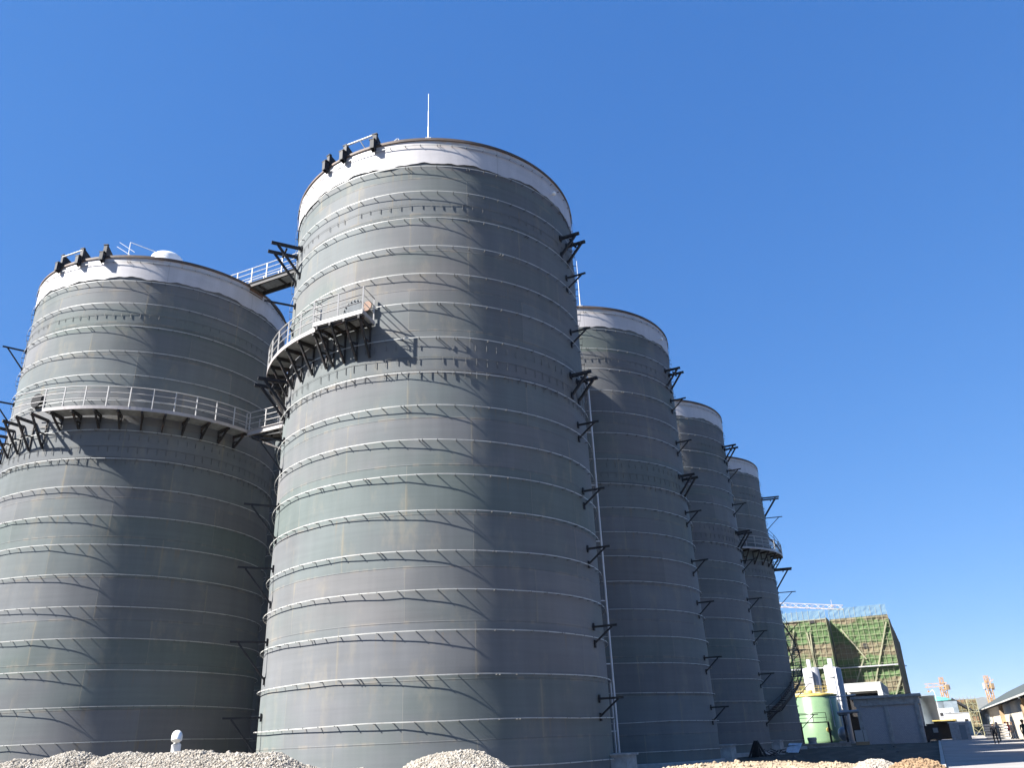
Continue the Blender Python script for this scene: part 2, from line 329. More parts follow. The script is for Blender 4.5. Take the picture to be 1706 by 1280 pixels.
def arc(r, a0, a1, z, st=2.):
    n = max(2, int(abs(a1 - a0) / st) + 1); return [pol(r, a0 + (a1 - a0) * k / (n - 1), z) for k in range(n)]
def deck_sector(mb, r0, r1, a0, a1, z, th_=.06, st=2.):
    i_, o_ = arc(r0, a0, a1, z, st), arc(r1, a0, a1, z, st); n = len(i_)
    vs = i_ + o_ + [p - Vector((0, 0, th_)) for p in i_] + [p - Vector((0, 0, th_)) for p in o_]; fs = []
    for k in range(n - 1): fs += [(k, n + k, n + k + 1, k + 1), (2 * n + k, 2 * n + k + 1, 3 * n + k + 1, 3 * n + k), (n + k, 3 * n + k, 3 * n + k + 1, n + k + 1)]
    fs += [(0, 2 * n, 3 * n, n), (n - 1, 2 * n - 1, 4 * n - 1, 3 * n - 1)]; mb.add(vs, fs, False)
def railing(root, path, z, posts, hgt=1.15, r=.03, name='railing', rails=(1., .68, .36)):
    mb = MB()
    for f in rails: mb.tube([Vector((p[0], p[1], z + hgt * f)) for p in path], r if f == 1 else r * .8, 6)
    for p in posts: mb.beam((p[0], p[1], z - .1), (p[0], p[1], z + hgt + .02), .06, .06)
    return mb.build(name, 'rail', root)
def walkway(root, a0, a1, w, z, post=6.8, strut=6.5, drop=1.5, rail0=None, strut_from=None):
    wk = link('walkway', None, root)
    d = MB(); deck_sector(d, R + .04, R + w, a0, a1, z); d.build('deck', 'grating', wk)
    f = MB(); deck_sector(f, R + w - .01, R + w + .03, a0, a1, z + .08, .2); f.build('toe_plate', 'fascia', wk)
    p = arc(R + w, a0 if rail0 is None else rail0, a1, 0.)
    n = int(abs(a1 - a0) / post); railing(wk, p, z + .1, [pol(R + w, a1 - (k * (a1 - a0) / n), 0) for k in range(n + 1)])
    s = strut_from if strut_from is not None else a0 + 2; n = max(1, int((a1 - s) / strut))
    for k in range(n + 1):
        ph = s + (a1 - 1 - s) * k / n; frame(wk, ph, z - .08, w, drop)
    return wk
def frame(root, ph, z, w, drop):
    mb = MB(); mb.beam(pol(R, ph, z - .08), pol(R + w, ph, z - .08), .1, .16)
    mb.beam(pol(R + w - .06, ph, z), pol(R + w * .45, ph, z - drop * .55), .085, .11, pol(1, ph, 0)); mb.beam(pol(R + w * .45, ph, z - drop * .55), pol(R + .02, ph, z - drop), .085, .11, pol(1, ph, 0))
    mb.beam(pol(R + .05, ph, z), pol(R + .05, ph, z - drop), .07, .07, pol(1, ph, 0)); mb.beam(pol(R + .05, ph, z - drop * .5), pol(R + w * .5, ph, z - drop * .55), .07)
    return mb.build('support_frame', 'dark', root)
def rod(root, ph, h):
    mb = MB(); b = pol(R - .1, ph, 0); z = H + .1
    for r, l in ((.042, .28 * h), (.03, .34 * h), (.017, .38 * h)): mb.tube([(b.x, b.y, z), (b.x, b.y, z + l)], r, 8); z += l
    mb.box((b.x, b.y, H + .12), (.3, .3, .05)); mb.build('lightning_rod', 'pipe', root)
def downpipe(root, ph, w, z1, z0=.9):
    mb = MB(); p = pol(R + w, ph, 0); mb.tube([(p.x, p.y, z0), (p.x, p.y, z1)], .06, 8)
    q = pol(R + w, ph + 2.5, 0); mb.tube([(q.x, q.y, z0), (q.x, q.y, 4.2), (p.x, p.y, 4.4)], .05, 8)
    z = 2.
    while z < z1: a = pol(R - .02, ph, z); mb.beam(a, (p.x, p.y, z), .05); z += 3.1
    mb.build('downpipe', 'pipe', root)
def sump(root, ph):
    mb = MB(); a = radians(ph); o = Vector((sin(a), -cos(a), 0)); t = Vector((cos(a), sin(a), 0))
    pts = [o * (R - .4) + t * -.9, o * (R + .6) + t * -.9, o * (R + .95) + t * -.5, o * (R + .95) + t * .5, o * (R + .6) + t * .9, o * (R - .4) + t * .9]
    mb.prism([p + Vector((0, 0, .35)) for p in pts], (0, 0, 1.3)); mb.prism([p * 1.0 + Vector((0, 0, 1.03)) for p in [o * (R - .4) + t * -1, o * (R + .66) + t * -1, o * (R + 1.05) + t * -.55, o * (R + 1.05) + t * .55, o * (R + .66) + t * 1, o * (R - .4) + t * 1]], (0, 0, .08))
    return mb.build('sump_block', 'concrete', root)
FOUND = MB(); FOUND.lathe([(R + .0, .30), (R + .22, .30), (R + .25, .26), (R + .25, -.6)], n=96, smooth=False); FOUND = FOUND.mesh('foundation_ring', 'concrete')

RB = [(26.5, 1), (24.24, 0), (20.96, 0), (18.3, 1), (15.8, 0), (12.43, 0), (9.68, 0), (6.21, 0), (3.24, 0)]
GRP = 'tall steel silos of the plant'
def silo(label, c, turn=0., lightning=None, right=None, left=None, detail=True):
    root = thing('steel_silo', label, 'silo', (c[0], c[1], 0), 0, GRP)
    link('wall', SHELL, root); link('top_band', BAND, root, (0, 0, 0), turn); link('rim', RIM, root); link('roof', ROOF, root); link('foundation_ring', FOUND, root)
    rd = random.Random(int(c[0] * 7))
    for k, z in enumerate(RINGS): link('stiffener_ring', RINGM[rd.randrange(5)], root, (0, 0, z + rd.uniform(-.02, .02)), 2 * pi * rd.randrange(64) / 64)
    if detail:
        link('stiffener_ring', RINGTOP, root, (0, 0, 29.6)); [link('insulation_hanger_row', h, root) for h in HANG]
    if lightning: rod(root, *lightning)
    if right:
        ph, w, drop, skip = right
        for z, hv in RB:
            if z in skip: continue
            bracket(root, ph, z, w, drop * (1.5 if hv else 1), hv)
    if left:
        ph, w, lst = left
        for z, hv in lst: bracket(root, ph, z, w, w * (1.05 if hv else 1.), hv)
    return root
C0, C3, C4, C5, CL, C2, C33, C44 = (-4.11, 40.27), (4.5, 58.3), (12.7, 76.1), (20.7, 93.1), (-24.11, 49.54), (-15.6, 67.4), (-7.4, 85.2), (.6, 102.2)
LB = [(26.3, 1), (23., 0), (18.4, 1), (15.5, 0), (12.2, 0), (9.3, 0), (6.1, 0), (3.05, 0)]
s0 = silo('tallest looking steel silo, in the centre, with a short railed platform on its sunlit face', C0, 0, (2.6, 3.1), (65, 1.1, .72, ()), (-62, 1.6, LB))
sL = silo('broad steel silo at the left edge, with a long walkway and white dome on top', CL, 2., None, None, (-50, 1.3, [(25.2, 0), (21.6, 0), (16.4, 0), (14.9, 0)]))
s3 = silo('second silo of the receding row, mostly shaded, rising just right of the big central silo', C3, 1., (4.7, 3.9), (63, 1.15, .85, ()), (-62, 1.6, LB[3:]))
s4 = silo('third silo of the receding row, fully shaded, with no walkway or rod on it', C4, 4., None, (63, 1.3, .95, ()))
s5 = silo('smallest looking silo, at the right end of the row, with spiral stairs on its side', C5, 3., None, (76, 1.9, 1.4, (20.96,)))
s2 = silo('silo seen only as a pale strip between the left and central silos', C2, 5., None, None, None, False)

# central silo: walkway and platform
walkway(s0, -118, -33, .98, 19.5, drop=1.55, strut_from=-84)
def box_platform(root, a0, a1, w, z):
    wk = link('platform', None, root); o0, o1 = pol(R + w, a0, z), pol(R + w, a1, z); i0, i1 = pol(R + .02, a0, z), pol(R + .02, a1, z); d = MB()
    arcp = arc(R + .02, a1, a0, z, 3.); pts = [o0, o1] + arcp; n = len(pts)
    d.add([p - Vector((0, 0, .03)) for p in pts] + [p - Vector((0, 0, .09)) for p in pts], [tuple(range(n)), tuple(reversed(range(n, 2 * n)))] + [(k, (k + 1) % n, n + (k + 1) % n, n + k) for k in range(n)]); d.build('deck', 'grating', wk)
    f = MB(); up = Vector((0, 0, .03))
    for a, b in ((o0, o1), (o1, i1), (o0, pol(R + w - .35, a0, z))): f.beam(a + up, b + up, .05, .19)
    f.build('toe_plate', 'fascia', wk)
    p = [o0 + (o1 - o0) * k / 2 for k in range(3)]
    railing(wk, [o0, o1, i1 + (o1 - i1) * .08], z + .1, p + [i1 + (o1 - i1) * .08], 1.2, .032)
    railing(wk, [o0, pol(R + w - .45, a0, z)], z + .1, [pol(R + w - .45, a0, z)], 1.2, .026)
    for k in range(4): frame(wk, a0 + 1.3 + (a1 - a0 - 2.6) * k / 3, z - .1, w - .02, 1.6)
    m = MB(); m.beam(pol(R + w - .15, a0, z - .15), pol(R + w - .15, a1, z - .15), .1, .14); m.beam(pol(R + .3, a0, z - .15), pol(R + .3, a1, z - .15), .08, .1); m.build('edge_channel', 'dark', wk)
box_platform(s0, -32.2, -15.3, 1.25, 19.55)
def manhole(root, ph, z, r, cover):
    a = radians(ph); o = Vector((sin(a), -cos(a), 0)); t = Vector((cos(a), sin(a), 0)); c = o * R + Vector((0, 0, z))
    def disc(mb, cc, rr, n=28, th_=.05):
        v = [cc + t * rr * cos(2 * pi * k / n) + Vector((0, 0, rr * sin(2 * pi * k / n))) for k in range(n)]; mb.prism(v, o * th_)
    h = link('manhole', None, root)
    m = MB(); disc(m, c + o * .1, r * (1.3 if cover else 1.04), th_=.12); m.build('flange', 'hatch' if cover else 'dark', h)
    m = MB(); disc(m, c + o * .17, r, th_=.02)
    if cover:
        m.build('cover_plate', 'hatch', h); m = MB()
        for k in range(20): b = 2 * pi * k / 20; p = c + t * r * 1.15 * cos(b) + Vector((0, 0, r * 1.15 * sin(b))); m.beam(p + o * .12, p + o * .24, .05)
        m.build('flange_bolts', 'pin', h)
        m = MB(); disc(m, c + o * .2 + t * (r * 1.45) + Vector((0, 0, .1)), r * .5); m.build('swung_cap', 'rust', h)
    else: m.build('opening', 'hole', h)
manhole(s0, -22.5, 20.35, .5, True)
# left silo: walkway, bare frames, open manhole, roof fittings
walkway(sL, -12, 62, 1.12, 19.5, drop=.85, rail0=-27, strut=7.2, strut_from=-9)
for ph in (-16, -23, -30, -38, -47, -58, -70, -84): frame(sL, ph, 19.42, 1.25, 1.75)
manhole(sL, -24, 20.75, .42, False)
for p_ in (-28.3, -16.3, -4.8): rim_bracket(sL, p_)
for p_ in (-39.5, -30.5, -17.5): rim_bracket(s0, p_, .85)
def rim_rail(root, a0, a1, z, brace=True):
    mb = MB(); mb.tube([pol(R + .12, a0, z), pol(R + .12, a1, z)], .05, 8)
    if brace: mb.beam(pol(R + .12, (a0 + a1) / 2, z), pol(R - .3, (a0 + a1) / 2 + 2, H + .1), .04)
    mb.build('rim_rail', 'pipe', root)
rim_rail(sL, -28.3, -16.3, H + .75, False); rim_rail(s0, -30.5, -17.5, H + .72)
mb = MB(); mb.tube([pol(R - .2, -12.5, H + .1), pol(R - .2, -9.5, H + .42), pol(R - .2, -8.9, H + .4), pol(R - .2, -8.6, H + .1)], .035, 6); mb.build('grab_loop', 'pipe', s0)
mb = MB(); c_ = pol(R - 2.0, 20, 0); prof = [(1.0, H + .3), (1.0, H + 1.15)] + [(1.0 * cos(t), H + 1.15 + .45 * sin(t)) for t in (.3, .6, .9, 1.2, 1.5)]
mb.lathe(prof, (c_.x, c_.y), 32); mb.build('hatch_dome', 'dome', sL)
mb = MB(); a_, b_ = pol(R - .4, 4, H), pol(R - 2.6, 7, H)
mb.beam(a_ + Vector((0, 0, .1)), a_ + Vector((0, 0, 1.35)), .04); mb.beam(a_ + Vector((0, 0, 1.35)), pol(R - .4, 22, H + .5), .035); mb.beam(pol(R - .6, -2, H + 1.5), pol(R - .6, 6, H + .75), .03); mb.beam(pol(R - .6, -3, H + 1.2), pol(R - .6, 4, H + .55), .03)
mb.build('roof_stay_wires', 'pipe', sL)
def dome_light(root, ph, z):
    mb = MB(); p = pol(R + .25, ph, z); mb.lathe([(.001, z + .12), (.09, z + .08), (.12, z), (.09, z - .09), (.001, z - .12)], (p.x, p.y), 12); mb.beam(pol(R, ph, z), p, .04); mb.build('rim_lamp', 'dome', root)
dome_light(s0, 56, 28.9); dome_light(s3, 56, 28.9)
for s_, ph in ((s0, 105), (s3, 104), (s4, 103)): downpipe(s_, ph, .8, 21.); 
for s_ in (s0, s3, s4): sump(s_, 80)

# bridges between the left silo and the central silo
uL = (Vector(C0) - Vector(CL)).normalized(); azb = atan2(uL.y, uL.x)
def bridge(name, label, z, t0, t1, w, group='footbridges between the silos'):
    b = thing(name, label, 'footbridge', (CL[0], CL[1], z), azb, group)
    d = MB(); d.box(((t0 + t1) / 2, 0, -.03), (t1 - t0, w, .05)); d.build('deck', 'grating', b)
    for s_ in (-1, 1):
        g = MB(); y = s_ * (w / 2 - .02)
        g.box(((t0 + t1) / 2, y, -.17), (t1 - t0, .03, .3)); g.box(((t0 + t1) / 2, y + s_ * .03, -.33), (t1 - t0, .12, .03)); g.box(((t0 + t1) / 2, y + s_ * .03, .0), (t1 - t0, .12, .03)); g.build('side_channel', 'dark' if z > 25 else 'fascia', b)
        n = int((t1 - t0) / 1.25); railing(b, [(t0, y, 0), (t1, y, 0)], .02, [(t0 + (t1 - t0) * k / n, y, 0) for k in range(n + 1)], 1.15, .03)
    for k in range(6): g = MB(); x = t0 + (t1 - t0) * (k + .5) / 6; g.box((x, 0, -.14), (.08, w - .08, .14)); g.build('cross_beam', 'dark', b)
    return b
bu = bridge('footbridge', 'upper footbridge with white rails joining the silo tops, dark channels under its deck', H + .28, 4.2, 14.4, 1.15)
g = MB()
for x in (7.9, 14.1): g.box((x, 0, -.55), (.35, 1.2, .3)); g.box((x, -.4, -.8), (.16, .16, .8)); g.box((x, .4, -.8), (.16, .16, .8))
g.build('bearing_bracket', 'rust', bu)
bl = bridge('footbridge', 'lower footbridge at walkway height in the dark gap between left and central silo', 19.55, 8.9, 13.4, 1.15)
g = MB()
for y in (-.45, .45): g.beam((9.2, y, -.35), (13.9, y, -.75), .12); g.beam((9.4, y, -.5), (13.8, y, -2.6), .1)
g.build('diagonal_brace', 'dark', bl)

# right end silo: walkway and spiral stair
walkway(s5, -8, 72, 1.15, 19.6, drop=1.4, strut=9)
def stair(root, a0, z0, a1, z1):
    st = link('spiral_stair', None, root); n = int(abs(z1 - z0) / .2); P = [(a0 + (a1 - a0) * k / n, z0 + (z1 - z0) * k / n) for k in range(n + 1)]
    for r in (R + .25, R + 1.1):
        mb = MB()
        for k in range(n): mb.beam(pol(r, P[k][0], P[k][1]), pol(r, P[k + 1][0], P[k + 1][1]), .06, .24)
        mb.build('stringer', 'dark', st)
    mb = MB()
    for a, z in P: mb.beam(pol(R + .26, a, z + .04), pol(R + 1.08, a, z + .04), .24, .035)
    mb.build('tread', 'grating', st); mb = MB()
    for h in (1.05, .6): mb.tube([pol(R + 1.12, a, z + h) for a, z in P], .028, 5)
    for a, z in P[::5]: mb.beam(pol(R + 1.12, a, z), pol(R + 1.12, a, z + 1.05), .045)
    mb.build('stair_railing', 'dark', st); mb = MB()
    for a, z in P[3::9]: mb.beam(pol(R, a, z - .1), pol(R + 1.1, a, z - .1), .09); mb.beam(pol(R + 1., a, z - .14), pol(R, a, z - 1.), .07)
    mb.build('stair_bracket', 'black', st)
stair(s5, 128, 25.8, 74, 19.7); stair(s5, 122, 16.0, 64, 7.0); stair(s5, 62, 7.0, 14, 2.6)
mb = MB(); deck_sector(mb, R + .05, R + 1.15, 60, 66, 6.95); deck_sector(mb, R + .05, R + 1.15, 11, 15, 2.6); mb.beam(pol(R + 1.1, 13, 2.6), pol(R + 1.1, 13, 0), .12); mb.build('stair_landing', 'dark', s5)

# ---------------------------------------------------------------- gravel and sand heaps
def interp(xs, ys, x): return np.interp(x, xs, ys)
ico = None
def icosa():
    p = (1 + 5 ** .5) / 2; v = np.array([(-1, p, 0), (1, p, 0), (-1, -p, 0), (1, -p, 0), (0, -1, p), (0, 1, p), (0, -1, -p), (0, 1, -p), (p, 0, -1), (p, 0, 1), (-p, 0, -1), (-p, 0, 1)]) / sqrt(1 + p * p)
    f = np.array([(0, 11, 5), (0, 5, 1), (0, 1, 7), (0, 7, 10), (0, 10, 11), (1, 5, 9), (5, 11, 4), (11, 10, 2), (10, 7, 6), (7, 1, 8), (3, 9, 4), (3, 4, 2), (3, 2, 6), (3, 6, 8), (3, 8, 9), (4, 9, 5), (2, 4, 11), (6, 2, 10), (8, 6, 7), (9, 8, 1)]); return v, f
def heap(name, label, cat, prof, D, base, mat, stones, size, slope=.62, rnd=.25, zr=(.9, .35), group=None):
    """prof: crest outline as (world x, world z); the heap slopes away on both sides of the crest line at depth D"""
    px = np.array([p[0] for p in prof]); pz = np.array([p[1] for p in prof]); cx = px.mean()
    def hz(x, y):
        d = y - D - .25 * np.sin(x * .9 + cx); c = np.interp(x, px, pz)
        z = c - slope * (np.sqrt(d * d + rnd * rnd) - rnd) + .03 * n2(x * 3, y * 3, cx) + .012 * n2(x * 11, y * 12, 3.)
        return z
    L, Rr = px[0], px[-1]; hmax = pz.max() - base; wy = hmax / slope + .6
    nx = int((Rr - L) / .09); ny = int(2 * wy / .09); X, Y = np.meshgrid(np.linspace(L, Rr, nx), np.linspace(D - wy, D + wy, ny)); Z = np.maximum(hz(X, Y), base - .15)
    V = np.stack([X, Y, Z], -1).reshape(-1, 3); i = np.arange(nx * (ny - 1)).reshape(ny - 1, nx)[:, :-1].ravel(); F4 = np.stack([i, i + 1, i + nx + 1, i + nx], 1)
    F3 = np.concatenate([F4[:, [0, 1, 2]], F4[:, [0, 2, 3]]])
    if stones:
        iv, if_ = icosa(); sx = rng.uniform(L, Rr, stones); sy = D + rng.uniform(-zr[0], zr[1], stones); sz = hz(sx, sy); keep = sz > base - .05; sx, sy, sz = sx[keep], sy[keep], sz[keep]; n = len(sx)
        sc = size * rng.lognormal(0, .35, n)[:, None] * rng.uniform(.6, 1.15, (n, 3)); q = rng.normal(size=(n, 4)); q /= np.linalg.norm(q, axis=1)[:, None]; w, x, y, z = q.T
        Rm = np.stack([1 - 2 * (y * y + z * z), 2 * (x * y - z * w), 2 * (x * z + y * w), 2 * (x * y + z * w), 1 - 2 * (x * x + z * z), 2 * (y * z - x * w), 2 * (x * z - y * w), 2 * (y * z + x * w), 1 - 2 * (x * x + y * y)], -1).reshape(n, 3, 3)
        jv = iv[None] * (1 + rng.uniform(-.18, .18, (n, 12, 1))) * sc[:, None, :]; jv = np.einsum('nij,nkj->nki', Rm, jv) + np.stack([sx, sy, sz + sc[:, 2] * .25], -1)[:, None, :]
        F3 = np.concatenate([F3, (if_[None] + (len(V) + 12 * np.arange(n))[:, None, None]).reshape(-1, 3)]); V = np.concatenate([V, jv.reshape(-1, 3)])
    off = np.array([cx, D, 0.]); o = link(name, npmesh(name, V - off, F3, mat, False), None, tuple(off)); tag(o, label, cat, group); return o
def gravel_mat(name, cols):
    t = T(name, .9, 0, .25); v = t.n.new('ShaderNodeTexVoronoi'); t.put(v.inputs['Vector'], t.co); v.inputs['Scale'].default_value = 26.
    s_ = t.sep(v.outputs['Color']); k = len(cols); c = t.ramp(s_[0], [(i_ / (k - 1), c_) for i_, c_ in enumerate(cols)])
    big = t.noise(t.co, 1.3, 4, .6); c = t.mix(t.f('MULTIPLY', t.step(big, .45, .75), .35), c, (.28, .235, .18)); t.bump(t.noise(t.co, 90, 3), .5, .01); return t.color(c)
GRAV = gravel_mat('pale_crushed_stone', [(.20, .175, .14), (.30, .27, .225), (.24, .215, .175), (.38, .35, .30), (.28, .235, .185)])
SAND = simple('ochre_sandy_soil', (.30, .235, .155), .95, 0, .35, 2.2, .8)
def crest(pts, D): return [(lambda p: (p.x, p.z))((lambda r: Vector((r[0] / r[1] * D, D, EYE + r[2] / r[1] * D)))(ray(*p))) for p in pts]
left = [(-420, 1305), (-260, 1285), (-120, 1292), (0, 1275), (20, 1268), (59, 1269), (88, 1262), (108, 1256), (126, 1258), (152, 1266), (163, 1262), (176, 1257), (205, 1256), (252, 1258), (293, 1254), (316, 1254), (375, 1261), (410, 1258), (469, 1257), (492, 1265), (515, 1277), (560, 1286), (610, 1284), (660, 1300)]
heap('gravel_pile', 'long humped bank of pale crushed gravel along the bottom left edge', 'gravel pile', crest(left, 12.), 12., 0., GRAV, 52000, .012, group='piles of crushed gravel')
mid = [(630, 1330), (660, 1296), (684, 1277), (705, 1268), (735, 1259), (765, 1254), (790, 1254), (812, 1259), (835, 1270), (852, 1282), (880, 1310), (900, 1345)]
heap('gravel_pile', 'single rounded mound of pale crushed gravel in front of the central silo', 'gravel pile', crest(mid, 12.5), 12.5, 0., GRAV, 16000, .012, group='piles of crushed gravel')
heap('gravel_pile', 'small heap of white gravel between the sand bank and the brown earth heap', 'gravel pile', crest([(1405, 1292), (1425, 1280), (1440, 1271), (1455, 1268), (1470, 1268), (1485, 1273), (1505, 1280), (1530, 1300)], 26.), 26., 0., GRAV, 9000, .026, .55, .3, (1.6, .8), 'piles of crushed gravel')
heap('sand_bank', 'long low bank of sunlit ochre sand in front of the shaded silos', 'sand bank', crest([(1060, 1300), (1100, 1284), (1140, 1277), (1160, 1275), (1187, 1273), (1230, 1271), (1281, 1271), (1330, 1271), (1380, 1272), (1430, 1276), (1460, 1284), (1500, 1300)], 30.), 30., 0., SAND, 2500, .03, .4, .5, (2., 1.))
heap('earth_heap', 'rounded heap of brown earth beside the road at the lower right', 'earth heap', crest([(1470, 1300), (1490, 1280), (1505, 1272), (1525, 1267), (1540, 1266), (1555, 1268), (1568, 1273), (1580, 1282), (1592, 1300), (1605, 1330)], 24.), 24., 0., simple('brown_dug_earth', (.22, .145, .08), .95, 0, .4, 3, .9), 3000, .03, .6, .3, (1.6, .8))
# goose-neck vent pipe behind the gravel
p = at(295, 1232, 14.2); mb = MB(); mb.tube([(0, 0, -p.z), (0, 0, -.2), (0, 0, -.08), (.005, -.01, -.02), (.015, -.04, .03), (.03, -.09, .045), (.045, -.14, .02), (.05, -.16, -.03)], [.066, .066, .069, .073, .075, .075, .072, .068], 16); mb.lathe([(.064, -.26), (.072, -.26), (.072, -.2), (.064, -.2)], n=20)
o = mb.build('vent_pipe', 'pvc', None, (p.x, p.y, p.z)); tag(o, 'white goose-neck vent pipe sticking up behind the left gravel bank', 'vent pipe')

# ---------------------------------------------------------------- plant and buildings beyond the silos
def win(mb, x0, x1, z0, z1, y, d=.15):
    """recessed dark opening in a front wall that faces -y"""
    mb.box(((x0 + x1) / 2, y, (z0 + z1) / 2), (x1 - x0, d, z1 - z0))
GZ = -GA
MT = dict(
    net=None, white=simple('sunlit_white_render', (.46, .45, .41), .8, 0, .12, .6), cream=simple('cream_wall_paint', (.56, .49, .38), .8, 0, .12, .5),
    tan=simple('tan_pillar_cladding', (.32, .22, .12), .7, 0, .15, 1.), roofg=simple('grey_sheet_roof', (.045, .056, .054), .95, 0, .2, .5), teal=simple('teal_roof_paint', (.10, .42, .36), .6),
    steelg=simple('dull_grey_tank_steel', (.17, .20, .22), .5, 0, .2, .8), grout=simple('pale_mortar', (.34, .34, .34), .9), frp=simple('white_tower_shell', (.40, .395, .38), .4, 0, .08, .8),
    frpg=simple('silver_tower_shell', (.26, .26, .27), .4, .3, .1, .8), yellow=simple('yellow_tank_lid', (.38, .28, .07), .6, 0, .25, 1.5), orange=simple('crane_yellow', (.42, .24, .10), .6), redw=simple('pale_crane_steel', (.42, .36, .33), .6),
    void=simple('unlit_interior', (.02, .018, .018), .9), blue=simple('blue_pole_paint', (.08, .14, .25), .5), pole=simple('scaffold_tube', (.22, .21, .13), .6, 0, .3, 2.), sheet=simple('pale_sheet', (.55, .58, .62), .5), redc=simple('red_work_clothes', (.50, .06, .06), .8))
MT['rubble'] = simple('dusty_rubble', (.11, .10, .09), .95, 0, .3, 8)
M.update(MT)
def net_material(name, g, b):
    t = T(name, .9, 0, .15); a = t.noise(t.co, .34, 6, .7); c_ = t.noise(t.co, 1.6, 5, .7); x, y, z = t.sep(t.co)
    fl = t.step(t.f('ABSOLUTE', t.f('SUBTRACT', t.f('FRACT', t.f('DIVIDE', z, 5.4)), .5)), .14, .26)
    c = t.mix(t.step(t.f('ADD', a, t.f('MULTIPLY', fl, .22)), .5, .68), b, g); c = t.mix(t.f('MULTIPLY', t.step(c_, .45, .7), .5), c, tuple(k * .45 for k in b)); return t.color(c)
NETG = net_material('green_debris_net', (.085, .135, .055), (.165, .135, .085)); NETB = net_material('brown_debris_net', (.12, .10, .05), (.19, .12, .07))
def clear_net():
    t = T('thin_pale_net', .9); tr = t.n.new('ShaderNodeBsdfTransparent'); mx = t.n.new('ShaderNodeMixShader'); out = t.n['Material Output']
    t.color((.16, .22, .18)); mx.inputs[0].default_value = .4; t.l.new(tr.outputs[0], mx.inputs[1]); t.l.new(t.b.outputs[0], mx.inputs[2]); t.l.new(mx.outputs[0], out.inputs[0]); return t.m
NETC = clear_net()
def scaffolded():
    o = thing('scaffolded_building', 'tall unfinished building wrapped in green netting and yellow scaffold tubes', 'building', G(-3.5, 150), GZ)
    Ht = 18.7
    mb = MB(); mb.box((-4.6, 26, Ht / 2), (8.6, 51, Ht)); mb.box((-12.2, 24, Ht / 2), (6.0, 54, Ht)); mb.build('wall', 'concrete', o)
    def face(x0, x1, y, z0, z1, mat, nm='net'):
        mb = MB(); nx, nz = int((x1 - x0) / .5) + 2, int((z1 - z0) / .5) + 2; rd = random.Random(nx); vs = []
        for j in range(nz):
            for i_ in range(nx): vs.append((x0 + (x1 - x0) * i_ / (nx - 1), y + rd.uniform(-.09, .09), z0 + (z1 - z0) * j / (nz - 1)))
        mb.add(vs, [(j * nx + i_, j * nx + i_ + 1, (j + 1) * nx + i_ + 1, (j + 1) * nx + i_) for j in range(nz - 1) for i_ in range(nx - 1)], False); return mb.build(nm, mat, o)
    face(-9, 0, -.9, 0, Ht, NETG, 'front_net'); face(-16.2, -9.2, -5., 0, Ht - .3, NETG, 'front_net')
    face(-9, 0, -.9, Ht, Ht + 1.7, NETC, 'top_net'); face(-16.2, -9.2, -5., Ht - .3, Ht + 1.2, NETC, 'top_net')
    for (x, y0, y1, mt) in ((.0, -.9, 52, NETB), (-9.2, -5., -.9, NETG), (-16.2, -5, 50, NETG)):
        mb = MB(); n = 30; rd = random.Random(3); vs = [(x + rd.uniform(-.08, .08), y0 + (y1 - y0) * i_ / n, z) for z in (0, 5, 10, 15, Ht) for i_ in range(n + 1)]
        mb.add(vs, [(j * (n + 1) + i_, j * (n + 1) + i_ + 1, (j + 1) * (n + 1) + i_ + 1, (j + 1) * (n + 1) + i_) for j in range(4) for i_ in range(n)], False); mb.build('side_net', mt, o)
    for x0, x1, y in ((-9, 0, -1.05), (-16.2, -9.2, -5.15)):
        mb = MB(); n = int(round((x1 - x0) / .85)); rd = random.Random(5)
        for k in range(n + 1): x = x0 + (x1 - x0) * k / n; mb.beam((x, y, 0), (x, y, Ht + rd.uniform(.3, 1.7)), .045)
        for k in range(21): z = .9 * k + .5; mb.beam((x0, y - .05, z), (x1, y - .05, z + rd.uniform(-.06, .06)), .045)
        mb.build('scaffold_tubes', 'pole', o); mb = MB()
        for xa, za, xb, zb in (((-9, 4, -5, 12), (-6, 3, -.4, 17.5), (-3., 3, 0, 9), (-7.5, 17, -4.5, 12)) if y > -2 else ((-16, 12, -14.5, 17), (-13.6, 4, -11.8, 9.5), (-12.5, 16.5, -11.5, 4), (-12, 16.5, -12.6, 4))): mb.beam((xa, y - .15, za), (xb, y - .15, zb), .2)
        mb.build('diagonal_tubes', 'pole', o)
        mb = MB(); mb.box(((x0 + x1) / 2, y - .25, 10.9), (x1 - x0, .5, .18)); mb.build('catch_platform', 'grout', o)
    mb = MB(); mb.box((-4.3, -1.02, 14.1), (.6, .1, .7)); mb.box((-11.4, -5.12, 18.1), (.8, .1, .4)); mb.build('opening', 'void', o)
scaffolded()
def portal():
    o = thing('portal_building', 'low white building with a wide dark open bay below the scaffolded block', 'building', G(-11.1, 126), GZ); mb = MB(); h = 7.35
    mb.box((2.6, .25, h - .5), (5.6, .5, 1.)); mb.box((-.3, .25, (h - 1) / 2), (.5, .5, h - 1.)); mb.box((5.15, .25, (h - 1) / 2), (.6, .5, h - 1.)); mb.box((2.5, 9, h + .05), (5.9, 18, .1)); mb.box((2.5, 18, h / 2), (5.9, .3, h)); mb.box((5.3, 9.3, h / 2), (.3, 17.5, h - .1)); mb.build('wall', 'white', o)
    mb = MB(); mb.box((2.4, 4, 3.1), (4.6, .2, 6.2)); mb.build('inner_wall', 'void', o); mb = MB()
    for k in range(12): mb.box((5.5, 1.5 + k * 1.4, h - .6), (.12, .16, 1.1))
    mb.build('side_ribs', 'grout', o); mb = MB(); mb.box((-5., 1., 3.3), (8.8, .3, 6.6)); [mb.box((-5, .8, z), (8.8, .12, .1)) for z in (3.6, 4.4, 5.2, 6.)]; mb.build('screen_wall', 'white', o)
portal()
